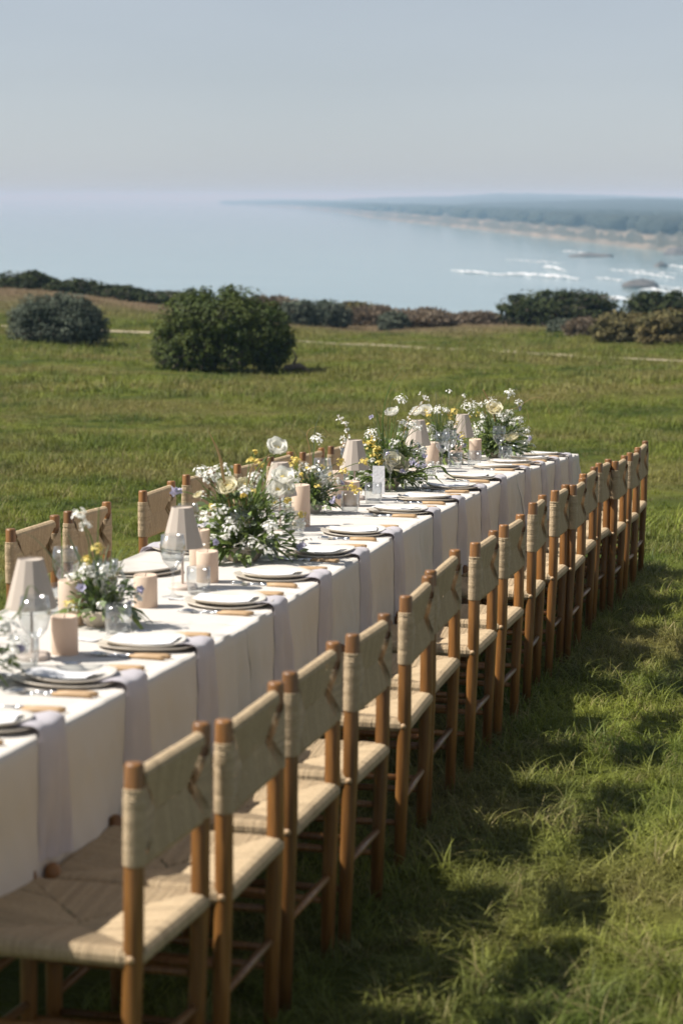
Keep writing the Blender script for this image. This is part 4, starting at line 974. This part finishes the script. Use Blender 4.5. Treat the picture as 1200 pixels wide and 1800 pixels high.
arrangement(-.40, 1.36, .06, .05, .30, .22, [('lace', 10, 1100, .03, 0), ('lace', 32, 1140, .03, -.05), ('lace', 5, 1160, .025, -.05)], 'leafy bouquet with small white flowers, farthest from the sea end', nleaf=330, seed=1, small=8, long_leaves=10,
            grasses=[('stem', [(30, 1080), (52, 1030), (75, 1050)], .006, 0)])
arrangement(-.38, 2.30, .058, .052, .24, .17, [('lace', 140, 905, .022, -.05), ('lace', 152, 925, .018, -.03), ('lace', 150, 1000, .02, -.05), ('lace', 185, 1005, .022, -.06), ('lace', 128, 1015, .016, 0), ('lace', 210, 1010, .018, 0), ('yellow', 170, 965, .018, 0), ('yellow', 155, 985, .016, 0), ('lilac', 225, 1062, .016, -.05)],
            'small pale bowl of white and yellow flowers between two candles', nleaf=260, seed=2, small=8, yellow=3, long_leaves=8, greylf=.45, grasses=[('stem', [(165, 960), (150, 930)], .004, 0), ('stem', [(172, 980), (176, 850)], .006, 0), ('leaf_grey', [(140, 985), (118, 935)], .008, 0), ('leaf_grey', [(110, 1000), (60, 945), (20, 930)], .004, 0)])
arrangement(-.36, 3.66, .075, .060, .44, .27, [('poppy', 487, 783, .036, 0), ('poppy', 497, 835, .040, -.05), ('poppy', 488, 858, .034, -.08), ('poppy', 505, 858, .028, -.02), ('cream', 398, 852, .034, -.06), ('cream', 430, 850, .026, .04), ('lace', 372, 835, .036, 0), ('lace', 392, 826, .030, .03), ('lace', 352, 828, .022, .05), ('lace', 378, 900, .028, -.14), ('lace', 362, 912, .018, -.14), ('lace', 405, 930, .026, -.17), ('lace', 450, 838, .030, .04), ('lace', 478, 925, .03, -.14), ('lace', 520, 920, .028, -.05), ('lilac', 308, 862, .028, -.08), ('cream', 347, 868, .016, -.08), ('lace', 396, 945, .014, -.18), ('lace', 432, 862, .024, -.1), ('lace', 510, 900, .02, 0), ('yellow', 455, 815, .018, .05), ('yellow', 440, 810, .014, .05), ('yellow', 448, 795, .008, .05), ('yellow', 505, 880, .014, 0), ('yellow', 530, 905, .014, 0)],
            'large bouquet with tall white poppy and big white blooms, clay bowl', nleaf=720, seed=3, small=18, yellow=5, lilac=3, long_leaves=26,
            grasses=[('dry', [(395, 850), (385, 800), (367, 758)], .010, -.05), ('dry', [(398, 870), (390, 810), (372, 770), (388, 795)], .006, 0), ('dry', [(440, 830), (468, 803), (480, 797)], .006, 0), ('stem', [(460, 840), (475, 805), (486, 790)], .006, 0), ('leaf', [(485, 930), (512, 940), (518, 955)], .014, -.1), ('leaf', [(470, 935), (490, 948)], .012, -.12)])
arrangement(-.47, 5.06, .040, .048, .24, .17, [('lace', 556, 772, .028, 0), ('lace', 535, 822, .024, 0), ('lace', 522, 830, .02, 0), ('lace', 552, 825, .022, -.04), ('yellow', 512, 818, .02, 0), ('yellow', 520, 808, .018, 0), ('yellow', 605, 830, .018, -.05), ('yellow', 618, 855, .018, -.08), ('yellow', 630, 862, .016, -.08), ('yellow', 640, 812, .018, 0), ('yellow', 598, 812, .018, 0), ('lace', 590, 845, .02, -.05)],
            'small grey bowl with feathery leaves and yellow sprays behind a wine glass', nleaf=330, seed=4, small=6, yellow=8, greylf=.6, bowlmat='stoneware', long_leaves=8,
            grasses=[('dry', [(545, 800), (540, 760), (562, 750), (580, 765), (600, 772)], .004, 0), ('dry', [(520, 800), (505, 782), (498, 790)], .004, 0), ('leaf_grey', [(548, 790), (520, 750), (470, 735)], .003, 0), ('leaf_grey', [(552, 770), (560, 735), (572, 715)], .004, 0)])
arrangement(-.41, 6.20, .062, .060, .40, .26, [('poppy', 688, 722, .034, 0), ('lace', 704, 702, .026, 0), ('cream', 700, 812, .046, -.12), ('cream', 690, 806, .034, -.14), ('lace', 655, 763, .034, 0), ('lace', 723, 746, .032, 0), ('lace', 735, 752, .022, 0), ('lilac', 723, 814, .024, -.1), ('lilac', 745, 800, .02, -.05), ('lilac', 744, 820, .018, -.12), ('lace', 762, 822, .036, -.08), ('lace', 705, 745, .02, .05), ('yellow', 662, 790, .02, -.08), ('yellow', 656, 800, .018, -.1), ('yellow', 650, 780, .018, -.05), ('yellow', 668, 812, .018, -.1), ('yellow', 664, 775, .016, 0), ('yellow', 655, 770, .014, 0), ('yellow', 672, 802, .016, -.1), ('lilac', 652, 734, .014, -.03), ('lilac', 735, 785, .014, 0), ('lace', 745, 790, .016, 0)],
            'large bouquet with upright white poppy, cream rose and yellow sprays', nleaf=760, seed=5, small=12, yellow=4, lilac=6, long_leaves=26,
            grasses=[('stem', [(672, 770), (676, 710), (690, 670), (711, 643)], .008, 0), ('stem', [(668, 760), (660, 720), (657, 697)], .005, 0), ('stem', [(672, 750), (664, 730), (655, 727)], .003, 0), ('stem', [(682, 740), (690, 690), (700, 680)], .004, 0), ('leaf', [(765, 820), (785, 832), (803, 844)], .020, -.12), ('leaf', [(755, 835), (768, 842), (778, 850)], .014, -.15), ('leaf', [(742, 832), (750, 848)], .016, -.16)],
            branches=[([(622, 800), (612, 770), (605, 742), (592, 728)], .05), ([(615, 780), (603, 768), (600, 795)], .05), ([(720, 730), (750, 700), (740, 690)], .1)])
arrangement(-.50, 7.98, .050, .045, .26, .24, [('poppy', 731, 722, .032, -.1), ('poppy', 748, 720, .036, -.08), ('lace', 772, 720, .032, 0), ('lace', 784, 722, .020, 0), ('lace', 790, 742, .012, 0), ('yellow', 752, 728, .018, -.1), ('yellow', 798, 722, .020, 0), ('yellow', 790, 730, .016, 0), ('lace', 788, 688, .016, 0), ('lace', 815, 696, .012, .1), ('lace', 755, 755, .03, -.05), ('lace', 790, 750, .03, .05), ('lilac', 770, 785, .02, -.1)],
            'airy mid-height bouquet in a small grey bowl beside the glasses', nleaf=380, seed=6, small=8, yellow=5, greylf=.5, bowlmat='stoneware', long_leaves=14, grasses=[('leaf_grey', [(768, 740), (765, 690), (748, 672)], .004, 0), ('stem', [(772, 760), (774, 700)], .008, 0), ('stem', [(760, 740), (756, 700), (748, 690)], .003, 0), ('stem', [(828, 720), (828, 655)], .002, .1)])
arrangement(-.35, 8.84, .060, .058, .42, .26, [('lace', 896, 691, .034, 0), ('lace', 862, 708, .036, 0), ('ranunculus', 868, 716, .044, -.03), ('lace', 826, 716, .048, .05), ('lace', 845, 712, .02, .05), ('lace', 911, 708, .024, .02), ('ranunculus', 897, 766, .040, -.1), ('lace', 918, 758, .040, 0), ('lace', 840, 752, .042, -.05), ('lace', 893, 727, .03, 0), ('lace', 912, 738, .03, 0), ('lilac', 912, 718, .018, 0), ('lace', 878, 730, .025, -.1), ('lace', 925, 775, .024, .05), ('yellow', 822, 734, .014, 0), ('lace', 900, 745, .018, -.1), ('ranunculus', 826, 750, .03, .1)],
            'tall white bouquet with arching dry grass at the sea end', nleaf=680, seed=7, small=14, yellow=2, lilac=2, long_leaves=20,
            grasses=[('dry', [(885, 730), (910, 715), (935, 700), (955, 702), (968, 735)], .006, 0), ('dry', [(890, 735), (910, 718), (925, 722), (930, 755)], .005, 0), ('dry', [(868, 730), (856, 700), (848, 684), (858, 700)], .010, 0), ('dry', [(850, 720), (846, 690)], .005, 0), ('stem', [(885, 740), (894, 705), (896, 692)], .004, 0)])

# ------------------------------------------------------------------ sea air: one closed box of even haze round the whole scene
def haze():
    mb = MB(); s_ = 28000; mb.box((-s_, -s_, -41), (s_, s_, 16))
    m = bpy.data.materials.new('sea_haze'); m.use_nodes = True; n = m.node_tree; n.nodes.remove(n.nodes['Principled BSDF'])
    v = n.nodes.new('ShaderNodeVolumePrincipled'); v.inputs['Color'].default_value = (.42, .70, .94, 1); v.inputs['Absorption Color'].default_value = (.5, .14, 0, 1); v.inputs['Density'].default_value = .00030; v.inputs['Anisotropy'].default_value = .0
    n.links.new(v.outputs[0], n.nodes['Material Output'].inputs['Volume'])
    o = mb.build('haze', m, smooth=False); tag(o, 'thin pale sea haze over the bay', 'haze', kind='stuff'); return o
haze()
